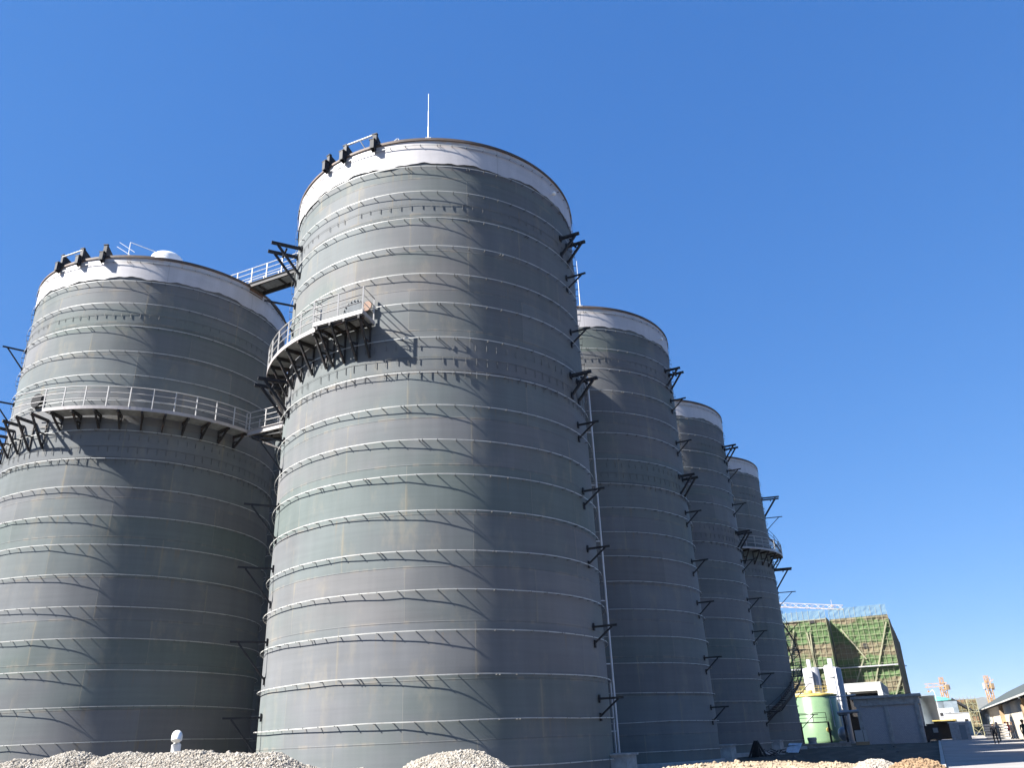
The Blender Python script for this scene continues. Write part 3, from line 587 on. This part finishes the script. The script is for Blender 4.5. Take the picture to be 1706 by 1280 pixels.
def shed():
    o = thing('brick_shed', 'low grey block-built shed with a flat overhanging roof, in shade beside the road', 'shed', G(-8., 108), GZ); h = 5.2; w_ = 6.6
    t = T('grey_block_wall', .9); b = t.n.new('ShaderNodeTexBrick'); x, y, z = t.sep(t.co); t.put(b.inputs['Vector'], t.vec(t.f('ADD', x, y), z, 0.)); b.inputs['Scale'].default_value = 2.4
    b.inputs['Color1'].default_value = (.36, .35, .37, 1); b.inputs['Color2'].default_value = (.42, .40, .41, 1); b.inputs['Mortar'].default_value = (.24, .24, .24, 1); b.inputs['Mortar Size'].default_value = .03
    m = t.color(b.outputs['Color']); mb = MB(); mb.box((w_ / 2, 4, h / 2 - .3), (w_, 8, h - .6)); mb.build('wall', m, o)
    mb = MB(); mb.box((w_ / 2, 4, h - .22), (w_ + .9, 8.9, .28)); mb.box((w_ / 2, 4, h - .75), (w_ + .35, 8.35, .78)); mb.build('cornice', 'concrete', o)
    for x in (.2, w_ * .48, w_ - .2): mb = MB(); mb.box((x, -.06, (h - 1.1) / 2), (.4, .2, h - 1.1)); mb.build('pilaster', 'concrete', o)
    for y in (4., 7.8): mb = MB(); mb.box((w_ + .06, y, (h - 1.1) / 2), (.2, .4, h - 1.1)); mb.build('pilaster', 'concrete', o)
shed()
def frp_tank():
    p = G(-13.5, 117); o = thing('fibreglass_tank', 'large green fibreglass tank with a yellowed lid and a round side nozzle', 'tank', p, GZ); t = T('green_fibreglass', .3, 0, .5)
    n = t.noise(t.co, .6, 5, .6); z = t.sep(t.co)[2]; ln = t.step(t.f('FRACT', t.f('MULTIPLY', z, 2.2)), .85, .95); c = t.ramp(n, [(.35, (.13, .21, .11)), (.65, (.165, .25, .135))]); c = t.mix(t.f('MULTIPLY', ln, .3), c, (.10, .22, .12)); m = t.color(c)
    mb = MB(); mb.lathe([(2.4, 0.05), (2.74, .12), (2.8, .5), (2.74, .7), (2.72, 5.75), (2.6, 5.85)], n=64); mb.build('body', m, o)
    mb = MB(); mb.lathe([(2.8, 5.7), (2.84, 5.86), (2.6, 5.95), (1.6, 6.1), (.5, 6.15), (.01, 6.17)], n=48); mb.lathe([(.55, 6.1), (.55, 6.5), (.01, 6.5)], (-.6, .2), n=20); mb.build('lid', 'yellow', o)
    mb = MB()
    for k in range(14): a = 2 * pi * k / 14; mb.beam((2.3 * sin(a), 2.3 * cos(a), 5.8), (2.3 * sin(a), 2.3 * cos(a), 6.9), .04)
    for z in (6.4, 6.9): mb.tube([(2.3 * sin(2 * pi * k / 32), 2.3 * cos(2 * pi * k / 32), z) for k in range(32)], .025, 5, True)
    mb.build('top_railing', 'yellow', o); mb = MB(); a = radians(28); mb.tube([(2.5 * sin(a), -2.5 * cos(a), 1.75), (3. * sin(a), -3. * cos(a), 1.75)], .26, 16); mb.build('nozzle', 'yellow', o)
frp_tank()
def tower(px, D, r, ztop, mat, label, name='scrubber_tower'):
    b, e = be(px, 1216); o = thing(name, label, 'tower', (D * sin(b), D * cos(b), 0), GZ); mb = MB()
    mb.lathe([(r, 0), (r, ztop - r * .5), (r * .75, ztop - r * .15), (r * .3, ztop), (.01, ztop)], n=28); mb.lathe([(r + .05, ztop * .55), (r + .05, ztop * .55 + .12)], n=28); mb.build('shell', mat, o)
    mb = MB(); mb.lathe([(r * 1.12, 0), (r * 1.12, .3), (r, .3)], n=28, smooth=False); mb.build('base_ring', 'concrete', o); return o
def stack(px, D, r, z, label):
    b, e = be(px, 1216); o = thing('vent_stack', label, 'vent stack', (D * sin(b), D * cos(b), 0), GZ); mb = MB(); mb.lathe([(r, 0), (r, z), (r * .8, z), (r * .8, z - .3)], n=20); mb.build('stack_pipe', 'frp', o)
    mb = MB(); [mb.lathe([(r, k), (r + .07, k), (r + .07, k + .1), (r, k + .1)], n=20, smooth=False) for k in (z - 2.4, z * .5)]; mb.build('pipe_flange', 'frpg', o)
tower(1362, 129.0, .62, 10., 'frp', 'short sunlit white tower behind the green tank, leftmost of the group')
tower(1375, 130.0, .62, 10.1, 'frpg', 'grey shaded tower behind the green tank, between two white ones')
tower(1399, 126.0, .62, 10., 'frp', 'sunlit white tower behind the right edge of the green tank')
tower(1412, 122.0, .62, 9.4, 'frpg', 'silver-grey tower right of the green tank, beside the dark open bay')
stack(1367, 126.5, .27, 10.9, 'left one of two thin white vent stacks behind the green tank'); stack(1404, 120.5, .3, 10.4, 'right one of two thin white vent stacks, beside the silver-grey tower')
# pumps, ducts and clutter at the foot of the tank
def ground_at(px, D): b, e = be(px, 1216); return D * sin(b), D * cos(b)
x, y = ground_at(1404, 106); o = thing('pump_unit', 'silver round pump body beside the foot of the green tank', 'pump', (x, y, 0), GZ)
mb = MB(); mb.lathe([(.01, .5), (.35, .6), (.55, .95), (.6, 1.3), (.5, 1.7), (.2, 1.95), (.01, 2.)], n=24); mb.build('casing', 'frpg', o); mb = MB(); mb.box((0, 0, .25), (1.1, 1.1, .5)); mb.build('plinth', 'concrete', o); mb = MB(); mb.tube([(.2, -.2, 1.6), (.6, -.3, 2.2), (.6, -.3, 3.2)], .12, 10); mb.build('outlet_pipe', 'frpg', o)
x, y = ground_at(1409, 104); o = thing('pipe_support', 'dark post carrying silver ducts in front of the open bay', 'pipe support', (x, y, 0), GZ)
mb = MB(); mb.beam((0, 0, 0), (0, 0, 3.1), .22); mb.box((0, 0, 3.15), (.9, .5, .12)); mb.build('post', 'black', o); mb = MB(); mb.tube([(-.6, .3, 3.4), (.6, .3, 3.45), (1.7, .3, 3.5)], .17, 12); mb.build('duct', 'frpg', o); mb = MB(); mb.tube([(-1.1, .4, 5.1), (1.7, .4, 5.2)], .07, 8); mb.beam((-1.1, .4, 5.1), (-1.1, .4, 2.), .08); mb.build('small_pipe', 'pipe', o)
x, y = ground_at(1433, 107); o = thing('equipment_cabinet', 'small white cabinet standing before the dark open bay', 'cabinet', (x, y, 0), GZ)
mb = MB(); mb.box((0, 0, .95), (1.25, .6, 1.2)); mb.build('body', 'frp', o); mb = MB(); mb.box((.25, -.31, .95), (.05, .03, 1.1)); mb.build('door_gap', 'black', o); mb = MB(); mb.box((0, 0, .17), (1.4, .8, .34)); mb.build('plinth', 'tan', o)
x, y = ground_at(1362, 103); o = thing('steel_stand', 'dark steel access stand with handrail in front of the green tank', 'access stand', (x, y, 0), GZ)
for dx in (-1.7, 1.25):
    for dy in (-.4, .4): mb = MB(); mb.beam((dx, dy, 0), (dx, dy, 2.5), .12); mb.build('leg', 'black', o)
mb = MB(); mb.box((-.25, 0, 2.52), (3.1, 1., .1)); mb.build('deck', 'black', o); mb = MB(); [mb.beam((-1.7, -.45, z), (1.2, -.45, z), .05) for z in (3., 3.5)]; [mb.beam((q, -.45, 2.5), (q, -.45, 3.5), .05) for q in (-1.7, -.2, 1.2)]; mb.build('handrail', 'dark', o)
x, y = ground_at(1366, 95); o = thing('concrete_beam', 'long pale precast beam lying on the shaded ground at the tank', 'beam', (x, y, .12), GZ + radians(4)); mb = MB()
mb.box((0, 0, .32), (5.4, .5, .1)); mb.box((0, 0, .16), (5.4, .14, .24)); mb.box((0, 0, .02), (5.4, .46, .08)); mb.build('beam', 'concrete', o)
x, y = ground_at(1350, 97.5); o = thing('concrete_bollard', 'squat ribbed concrete drum standing at the right end silo foot', 'drum', (x, y, 0)); mb = MB(); mb.lathe([(.42, 0), (.42, .25), (.47, .3), (.47, .45), (.42, .5), (.42, .75), (.47, .8), (.47, 1.), (.4, 1.05), (.01, 1.05)], n=24, smooth=False); mb.build('drum', 'concrete', o)
x, y = ground_at(1316, 78); o = thing('metal_sheet', 'pale blue-white sheet leaning over a dark crate on the ground', 'sheet', (x, y, 0), GZ); mb = MB(); mb.prism([(-.6, -.3, .08), (.45, -.5, .05), (.75, .45, .75), (-.35, .6, .78)], (0, 0, .03)); mb.build('sheet', 'sheet', o)
mb = MB(); mb.box((-.0, .6, .3), (.9, .7, .6)); mb.build('crate', 'dark', o)
x, y = ground_at(1256, 68); o = thing('trestle', 'black A-frame trestle at the foot of the third silo of the row', 'trestle', (x, y, 0), GZ)
for sx in (-.35, .35): mb = MB(); mb.beam((sx - .3, 0, 0), (sx * .2, 0, 1.15), .13); mb.beam((sx + .3, 0, 0), (sx * .2, .1, 1.15), .13); mb.build('frame', 'black', o)
mb = MB(); mb.prism([(-.55, .2, 0), (.35, .2, 0), (.05, .2, 1.1), (-.12, .2, 1.1)], (0, .04, 0)); mb.build('panel', 'black', o)
mb = MB(); rd = random.Random(5)
for k in range(34): a = rd.uniform(0, 6.28); q = Vector((rd.uniform(-.9, .9), rd.uniform(-.4, .4), rd.uniform(.04, .45))); mb.beam(q, q + Vector((cos(a) * .5, sin(a) * .3, rd.uniform(-.1, .2))), .05)
x, y = ground_at(1277, 69); o = mb.build('scrap_pile', 'dark', None, (x, y, 0)); tag(o, 'tangled heap of dark steel offcuts beside the trestle', 'scrap pile')
# grey tank, machinery, cabins past the shed
b_, e_ = be(1546, 1216); o = thing('steel_tank', 'plain grey steel tank standing behind the block shed', 'tank', (132 * sin(b_), 132 * cos(b_), 0), GZ); mb = MB(); mb.lathe([(1.75, 0), (1.75, 5.4), (1.8, 5.42), (1.8, 5.5), (.01, 5.75)], n=40); mb.build('shell', 'steelg', o); mb = MB(); mb.beam((1.85, -.6, 0), (1.85, -.6, 5.9), .1); mb.tube([(1.85, -.6, 5.9), (1.7, -.5, 6.2), (1.3, -.3, 5.9)], .06, 8); mb.build('side_pipe', 'frp', o)
x, y = ground_at(1551, 112); o = thing('generator_set', 'dark boxy machine parked at the right end of the block shed', 'machine', (x, y, 0), GZ); mb = MB(); mb.box((0, 0, .95), (1.8, 1.2, 1.5)); mb.box((.1, 0, 1.8), (1., .9, .2)); mb.build('housing', 'black', o)
for sx in (-.55, .55): mb = MB(); mb.tube([(sx, -.7, .28), (sx, -.5, .28)], .28, 16); mb.build('wheel', 'black', o)
mb = MB(); mb.box((.45, -.62, 1.2), (.5, .03, .5)); mb.build('panel', 'steelg', o)
x, y = ground_at(1576, 128); o = thing('open_shelter', 'low open-fronted shelter with a dark inside and yellow-green roof edge', 'shelter', (x, y, 0), GZ); mb = MB(); mb.box((0, 1., 1.1), (2.4, .1, 2.2)); mb.box((-1.2, 0, 1.1), (.1, 2., 2.2)); mb.box((1.2, 0, 1.1), (.1, 2., 2.2)); mb.build('wall', 'void', o); mb = MB(); mb.box((0, -.1, 2.28), (2.8, 2.5, .14)); mb.build('roof', 'yellow', o)
x, y = ground_at(1599, 120); o = thing('site_cabin', 'small plain grey site cabin at the road edge', 'cabin', (x, y, 0), GZ); mb = MB(); mb.box((0, 0, .95), (2.1, 2., 1.9)); mb.build('wall', 'grout', o); mb = MB(); mb.box((0, 0, 1.95), (2.3, 2.2, .1)); mb.build('roof', 'sheet', o); mb = MB(); mb.box((.3, -1.01, .85), (.7, .05, 1.6)); mb.build('door', 'steelg', o)
def white_block():
    D = 225; x, y = ground_at(1574, D); o = thing('office_building', 'white three-storey office with recessed grey bays and small square windows', 'building', (x, y, 0), GZ); mb = MB(); mb.box((0, 3, 2.7), (5.6, 6, 5.4)); mb.build('wall', 'white', o)
    for cx in (-1.75, .0, 1.75):
        for z in (4.2, 2.3): mb = MB(); mb.box((cx, -.02, z), (1.45, .1, 1.5)); f_ = mb.build('bay', 'grout', o); mb = MB(); mb.box((cx + .1, -.09, z - .1), (.6, .1, .6)); mb.build('window', 'void', f_)
    mb = MB(); mb.box((.7, -.1, 1.), (2.4, .1, .5)); mb.build('entrance', 'void', o)
    x, y = ground_at(1602, 215); o = thing('annex_building', 'lower plain white building with four small dark windows', 'building', (x, y, 0), GZ); mb = MB(); mb.box((0, 3, 2.05), (4.8, 6, 4.1)); mb.build('wall', 'white', o); mb = MB(); mb.box((0, 3, 4.14), (5., 6.2, .1)); mb.build('roof', 'grout', o)
    for cx, z in ((-.9, 2.7), (-.8, 1.5), (.6, .7), (1.4, 2.6)): mb = MB(); mb.box((cx, -.03, z), (.65, .1, .45)); mb.build('window', 'void', o)
    x, y = ground_at(1570, 262); o = thing('roofed_tank', 'wide grey tank with a shallow teal roof behind the white office', 'tank', (x, y, 0), GZ); mb = MB(); mb.lathe([(4.3, 0), (4.3, 7.9)], n=48); mb.build('shell', 'steelg', o); mb = MB(); mb.lathe([(4.45, 7.85), (4.4, 8.1), (2.5, 8.7), (.01, 9.0)], n=48); mb.build('roof', 'teal', o)
    x, y = ground_at(1594, 245); o = thing('dark_plant_building', 'dark grey blank-sided block behind the white buildings', 'building', (x, y, 0), GZ); mb = MB(); mb.box((0, 2, 3.7), (3., 5, 7.4)); mb.build('wall', 'steelg', o); mb = MB(); mb.box((0, 2, 7.45), (3.2, 5.2, .12)); mb.build('roof', 'roofg', o)
    x, y = ground_at(1615, 255); o = thing('netted_block', 'squat building draped in dull green-brown net, right of the dark block', 'building', (x, y, 0), GZ); mb = MB(); mb.box((0, 3, 3.9), (6.4, 6, 7.8)); mb.build('net', NETB, o); mb = MB(); [mb.beam((-3.2 + k * .9, -.1, 0), (-3.2 + k * .9, -.1, 8.6), .1) for k in range(8)]; [mb.beam((-3.2, -.1, k * 1.4 + 1), (3.2, -.1, k * 1.4 + 1), .1) for k in range(6)]; mb.build('scaffold_tubes', 'pole', o)
    mb = MB(); mb.beam((-2.4, -.4, 8.1), (1.6, -.6, 5.2), .5); mb.build('chute', 'black', o)
white_block()
def lattice(mb, p, q, w, step=1.6, t_=.12, tri=False):
    p, q = Vector(p), Vector(q); d = (q - p).normalized(); up = Vector((0, 0, 1)) if abs(d.z) < .9 else Vector((1, 0, 0)); r = d.cross(up).normalized() * w / 2; u = r.cross(d).normalized() * w / 2
    cs = [r * -1 - u, r - u, r + u, r * -1 + u] if not tri else [r * -1 - u, r - u, u]; L = (q - p).length; n = max(2, int(L / step))
    for c in cs: mb.beam(p + c, q + c, t_)
    for k in range(n):
        a, b = p + d * L * k / n, p + d * L * (k + 1) / n
        for i_ in range(len(cs)): c0, c1 = cs[i_], cs[(i_ + 1) % len(cs)]; mb.beam(a + (c0 if k % 2 else c1), b + (c1 if k % 2 else c0), t_ * .6)
def crane(px, D, zt, jib, cj, label, mat='orange', w=1.6, cab=True):
    x, y = ground_at(px, D); o = thing('tower_crane', label, 'tower crane', (x, y, 0), 0, 'tower cranes over the site'); mb = MB(); lattice(mb, (0, 0, 0), (0, 0, zt), w, 1.5, .24); mb.build('mast', mat, o)
    j = Vector(jib); mb = MB(); lattice(mb, (0, 0, zt + .6), j + Vector((0, 0, zt + .6)), 1.2, 1.5, .15, True); mb.build('jib', mat, o); c = Vector(cj); mb = MB(); lattice(mb, (0, 0, zt + .6), c + Vector((0, 0, zt + .6)), 1.2, 1.5, .2); mb.build('counter_jib', mat, o)
    mb = MB(); mb.box((c.x, c.y, zt - .2), (1.3, 1.3, 1.9)); mb.build('counterweight', 'grout' if cab else 'steelg', o); mb = MB(); lattice(mb, (0, 0, zt + .6), (0, 0, zt + 3.2), 1., 1.4, .16); mb.build('cat_head', mat, o)
    if cab: mb = MB(); mb.box((.9, -.9, zt - .4), (1.1, 1.2, 1.7)); mb.build('cab', 'tan', o)
    mb = MB(); e_ = j * .85; mb.beam((e_.x, e_.y, zt + .4), (e_.x, e_.y, zt - 1.2), .1); mb.box((e_.x, e_.y, zt - 1.4), (.6, .4, .5)); mb.build('hook_block', mat, o)
def dirpx(px0, px1, D, z=0): a, b = ground_at(px0, D), ground_at(px1, D); return (b[0] - a[0], b[1] - a[1], z)
crane(1320, 260, 36.4, dirpx(1320, 1446, 260, -2.6), dirpx(1320, 1290, 260), 'pale crane whose long thin jib shows above the scaffolded building', 'redw', 1.6, False)
crane(1588, 345, 14.6, dirpx(1588, 1556, 330), dirpx(1588, 1596, 345), 'yellow crane standing above the teal tank roof, jib pointing left')
crane(1665, 345, 14.2, dirpx(1665, 1676, 300, 1.6), dirpx(1665, 1661, 350), 'yellow crane right of the hills, jib pointing up to the right')
x, y = ground_at(1530, 215); o = thing('lamp_pole', 'tall thin blue pole with a small head beside the scaffolded building', 'pole', (x, y, 0), 0); mb = MB(); mb.tube([(0, 0, 0), (0, 0, 14.6)], [.22, .15], 8); mb.build('post', 'blue', o); mb = MB(); mb.box((0, 0, 14.6), (1.1, .5, .25)); mb.build('head', 'blue', o)
x, y = ground_at(1630, 150); o = thing('scaffold_tower', 'narrow free-standing scaffold tower behind the walking people', 'scaffold tower', (x, y, 0), GZ); mb = MB(); lattice(mb, (0, 0, 0), (0, 0, 5.2), 1.3, 1.1, .09); [mb.box((0, 0, z), (1.3, 1.3, .08)) for z in (1.7, 3.4, 5.1)]; mb.build('frame', 'pole', o)
def warehouse():
    o = thing('warehouse', 'long cream warehouse with a grey sheet roof and tan pillars on the right', 'warehouse', G(7.9, 60), GZ); L = 137
    mb = MB(); mb.box((6, L / 2, 1.9), (12, L, 3.8)); mb.build('wall', 'cream', o)
    mb = MB(); e0, e1 = (-.75, 3.72), (6, 7.1); t_ = .16
    mb.prism([(e0[0], L / 2, e0[1]), (e1[0], L / 2, e1[1]), (12.75, L / 2, e0[1]), (12.75, L / 2, e0[1] + t_), (e1[0], L / 2, e1[1] + t_ * 1.2), (e0[0], L / 2, e0[1] + t_)], (0, L + 1.4, 0)); mb.build('roof', 'roofg', o)
    mb = MB(); mb.box((-.8, L / 2, 3.82), (.1, L + 1.5, .15)); mb.build('gutter', 'white', o); mb = MB(); mb.prism([(0, L, 3.8), (12, L, 3.8), (6, L, 6.95)], (0, .3, 0)); mb.prism([(0, 0, 3.8), (12, 0, 3.8), (6, 0, 6.95)], (0, .3, 0)); mb.build('gable', 'cream', o)
    for y in (4, 34, 66, 128): mb = MB(); mb.box((-.2, y, 1.86), (.42, 1.5, 3.7)); mb.build('pillar', 'tan', o)
    for y in (104,): mb = MB(); mb.box((-.02, y, 1.6), (.1, 11., 3.2)); mb.build('door', 'steelg', o)
warehouse()
x, y = ground_at(1659, 112); o = thing('pallet_stack', 'white and grey stacked panels beside the cream warehouse wall', 'panel stack', (x, y, 0), GZ)
for k in range(6): mb = MB(); mb.box((.04 * (-1) ** k, 0, .14 + .27 * k), (2.3, 1.3, .2)); mb.build('panel', 'frp', o, (0, 0, 0))
rd = random.Random(11)
for k in range(18):                                                  # loose rubble lumps on the shaded yard
    a, b = rd.uniform(-26, -2), rd.uniform(34, 92); p = G(a, b)
    if min(hypot(p.x - c[0], p.y - c[1]) for c in (C0, C3, C4, C5)) < 9.3: continue
    mb = MB(); w_ = rd.uniform(.08, .2); n = 7; vs = []
    for z, f_ in ((-.05, 1.), (w_ * .35, .9), (w_ * .75, .45)): vs += [(w_ * f_ * rd.uniform(.75, 1.2) * cos(2 * pi * i_ / n), w_ * f_ * rd.uniform(.75, 1.2) * sin(2 * pi * i_ / n), z + rd.uniform(-.02, .02)) for i_ in range(n)]
    mb.add(vs, [(j * n + i_, j * n + (i_ + 1) % n, (j + 1) * n + (i_ + 1) % n, (j + 1) * n + i_) for j in range(2) for i_ in range(n)] + [tuple(range(2 * n, 3 * n))], False)
    o = mb.build('rubble_lump', 'rubble', None, (p.x, p.y, float(ground_z(p.x, p.y)))); tag(o, 'small grey rubble lump lying on the shaded bare yard', 'rubble', 'rubble lumps strewn over the yard')
# ---------------------------------------------------------------- hills
def hills():
    nb, nd = 220, 14; V = []
    for i_ in range(nb):
        b = radians(-75 + 150 * i_ / (nb - 1)); h = 62 + 16 * sin(b * 14 + 1.2) + 9 * sin(b * 37 + .6) + 5 * sin(b * 83) + 3 * sin(b * 171)
        for j in range(nd):
            D = 2500 + 1500 * j / (nd - 1); q = abs(sin(pi * j / (nd - 1))) ** .8; V.append((D * sin(b), D * cos(b), -6 + h * q * (1 + .12 * sin(b * 60 + j * 1.7) + .06 * sin(b * 190 + j * 3))))
    i_ = np.arange(nb * nd).reshape(nb, nd)[:-1, :-1].ravel(); t = T('dry_hillside', .95); n = t.noise(t.co, .006, 6, .65)
    struct(link('hills', npmesh('hills', V, np.stack([i_, i_ + nd, i_ + nd + 1, i_ + 1], 1), t.color(t.ramp(n, [(.35, (.075, .08, .06)), (.65, (.15, .135, .10))])), True)))
hills()
# ---------------------------------------------------------------- people
SKIN = simple('skin', (.42, .25, .17), .6, 0, .08, 8)
def cloth(name, c): return simple(name, c, .85, 0, .2, 5)
def person(px, D, label, top, leg, helmet, phase, face, h=1.7):
    """one skinned body from feet to fingertips; clothing colours follow the body's own sleeves, waist and hems"""
    x, y = ground_at(px, D); a_, b_ = togrid(Vector((x, y, 0))); z0 = float(dip(a_, b_)) + .01
    k = h / 1.7; V = []; E = []; Rd = []
    def j(p, r, par=None): V.append(Vector(p) * k); Rd.append(r * k); (E.append((par, len(V) - 1)) if par is not None else None); return len(V) - 1
    pel = j((0, 0, .93), .14); wa = j((0, -.01, 1.08), .125, pel); ch = j((0, 0, 1.28), .15, wa); nk = j((0, .01, 1.43), .065, ch); hb = j((0, -.01, 1.51), .07, nk); hd = j((0, -.01, 1.60), .095, hb); j((0, -.01, 1.68), .07, hd)
    j((0, -.115, 1.575), .018, hd); j((-.095, .0, 1.585), .018, hd); j((.095, 0, 1.585), .018, hd)
    for s_ in (-1, 1):
        f = .2 * phase * s_; hp = j((.09 * s_, 0, .88), .105, pel); kn = j((.10 * s_, -f * .7 - .03, .50), .066, hp); an = j((.10 * s_, -f + .05, .09), .045, kn); j((.11 * s_, -f - .12, .04), .038, an)
        sh = j((.18 * s_, 0, 1.37), .065, ch); el = j((.24 * s_, .03 + f * .4, 1.12), .047, sh); wr = j((.25 * s_, f * .8 - .06, .88), .033, el); pm = j((.25 * s_, f * .85 - .09, .80), .036, wr)
        for q, L in ((-.028, .07), (-.01, .085), (.01, .08), (.028, .065)): m_ = j((.25 * s_ + .01 * s_, f * .85 - .09 + q, .755), .011, pm); j((.25 * s_ - .01 * s_, f * .85 - .1 + q, .755 - L * .6), .009, m_)
        th_ = j((.235 * s_, f * .85 - .14, .80), .012, pm); j((.225 * s_, f * .85 - .155, .765), .010, th_)
    me = bpy.data.meshes.new('person'); me.from_pydata(V, E, []); o = bpy.data.objects.new('body', me); C.objects.link(o); md = o.modifiers.new('s', 'SKIN')
    for v, r in zip(me.skin_vertices[0].data, Rd): v.radius = (r, r)
    me.skin_vertices[0].data[0].use_root = True; o.modifiers.new('u', 'SUBSURF').render_levels = 1; o.modifiers['u'].levels = 1
    ev = o.evaluated_get(bpy.context.evaluated_depsgraph_get()); m2 = bpy.data.meshes.new_from_object(ev); bpy.data.objects.remove(o)
    m2.materials.clear(); [m2.materials.append(m) for m in (top, leg, SKIN, M['black'])]
    for p in m2.polygons:
        z = p.center.z / k; xx = abs(p.center.x) / k; arm = xx > .2
        p.material_index = 3 if z < .1 else 2 if (z > 1.46 or (arm and z < .86)) else 0 if (z > .93 or arm) else 1; p.use_smooth = True
    root = thing('person', label, 'person', (x, y, z0), face); link('body', m2, root)
    mb = MB(); c = 1.62 * k; mb.lathe([(.128 * k, c), (.132 * k, c + .03), (.115 * k, c + .09), (.07 * k, c + .135), (.01, c + .15)], n=20); mb.lathe([(.128 * k, c), (.165 * k, c - .005), (.165 * k, c + .008), (.128 * k, c + .012)], (0, -.0), n=20); mb.build('helmet', helmet, root)
    return root
BLK, GRY, RED, DGN = cloth('black_cloth', (.015, .015, .02)), cloth('grey_cloth', (.25, .25, .24)), cloth('red_cloth', (.55, .07, .08)), cloth('dark_green_cloth', (.02, .035, .025))
YH = simple('pale_yellow_helmet', (.72, .68, .42), .35); DH = simple('dark_brown_hat', (.10, .07, .05), .8)
person(1655, 86, 'person in black walking on the road wearing a pale yellow helmet', BLK, BLK, YH, 1, pi - .3)
person(1662, 98, 'person in grey with a white helmet, just behind the one in black', GRY, GRY, M['frp'], -.6, pi)
person(1677, 116, 'person in red, left one of two standing by the stacked panels', RED, RED, M['redc'], .3, .4)
person(1681.5, 115, 'person in red, right one of two standing by the stacked panels', RED, GRY, M['redc'], -.3, -.3)
person(1687, 108, 'person in dark clothes beside the two people in red', BLK, BLK, DH, .5, pi)
person(1706, 83, 'person in dark green with a wide brown hat at the right edge', DGN, BLK, DH, -.8, 2.4, 1.78)

# ---------------------------------------------------------------- the air
mb = MB(); mb.box((0, 1700, 50), (9000, 6000, 116)); hm = bpy.data.materials.new('haze_air'); hm.use_nodes = True; hn = hm.node_tree; hn.nodes.remove(hn.nodes['Principled BSDF'])
pv = hn.nodes.new('ShaderNodeVolumePrincipled'); pv.inputs['Color'].default_value = (.80, .88, 1., 1); pv.inputs['Density'].default_value = .00006; hn.links.new(pv.outputs[0], hn.nodes['Material Output'].inputs['Volume'])
struct(mb.build('haze', hm), 'stuff')
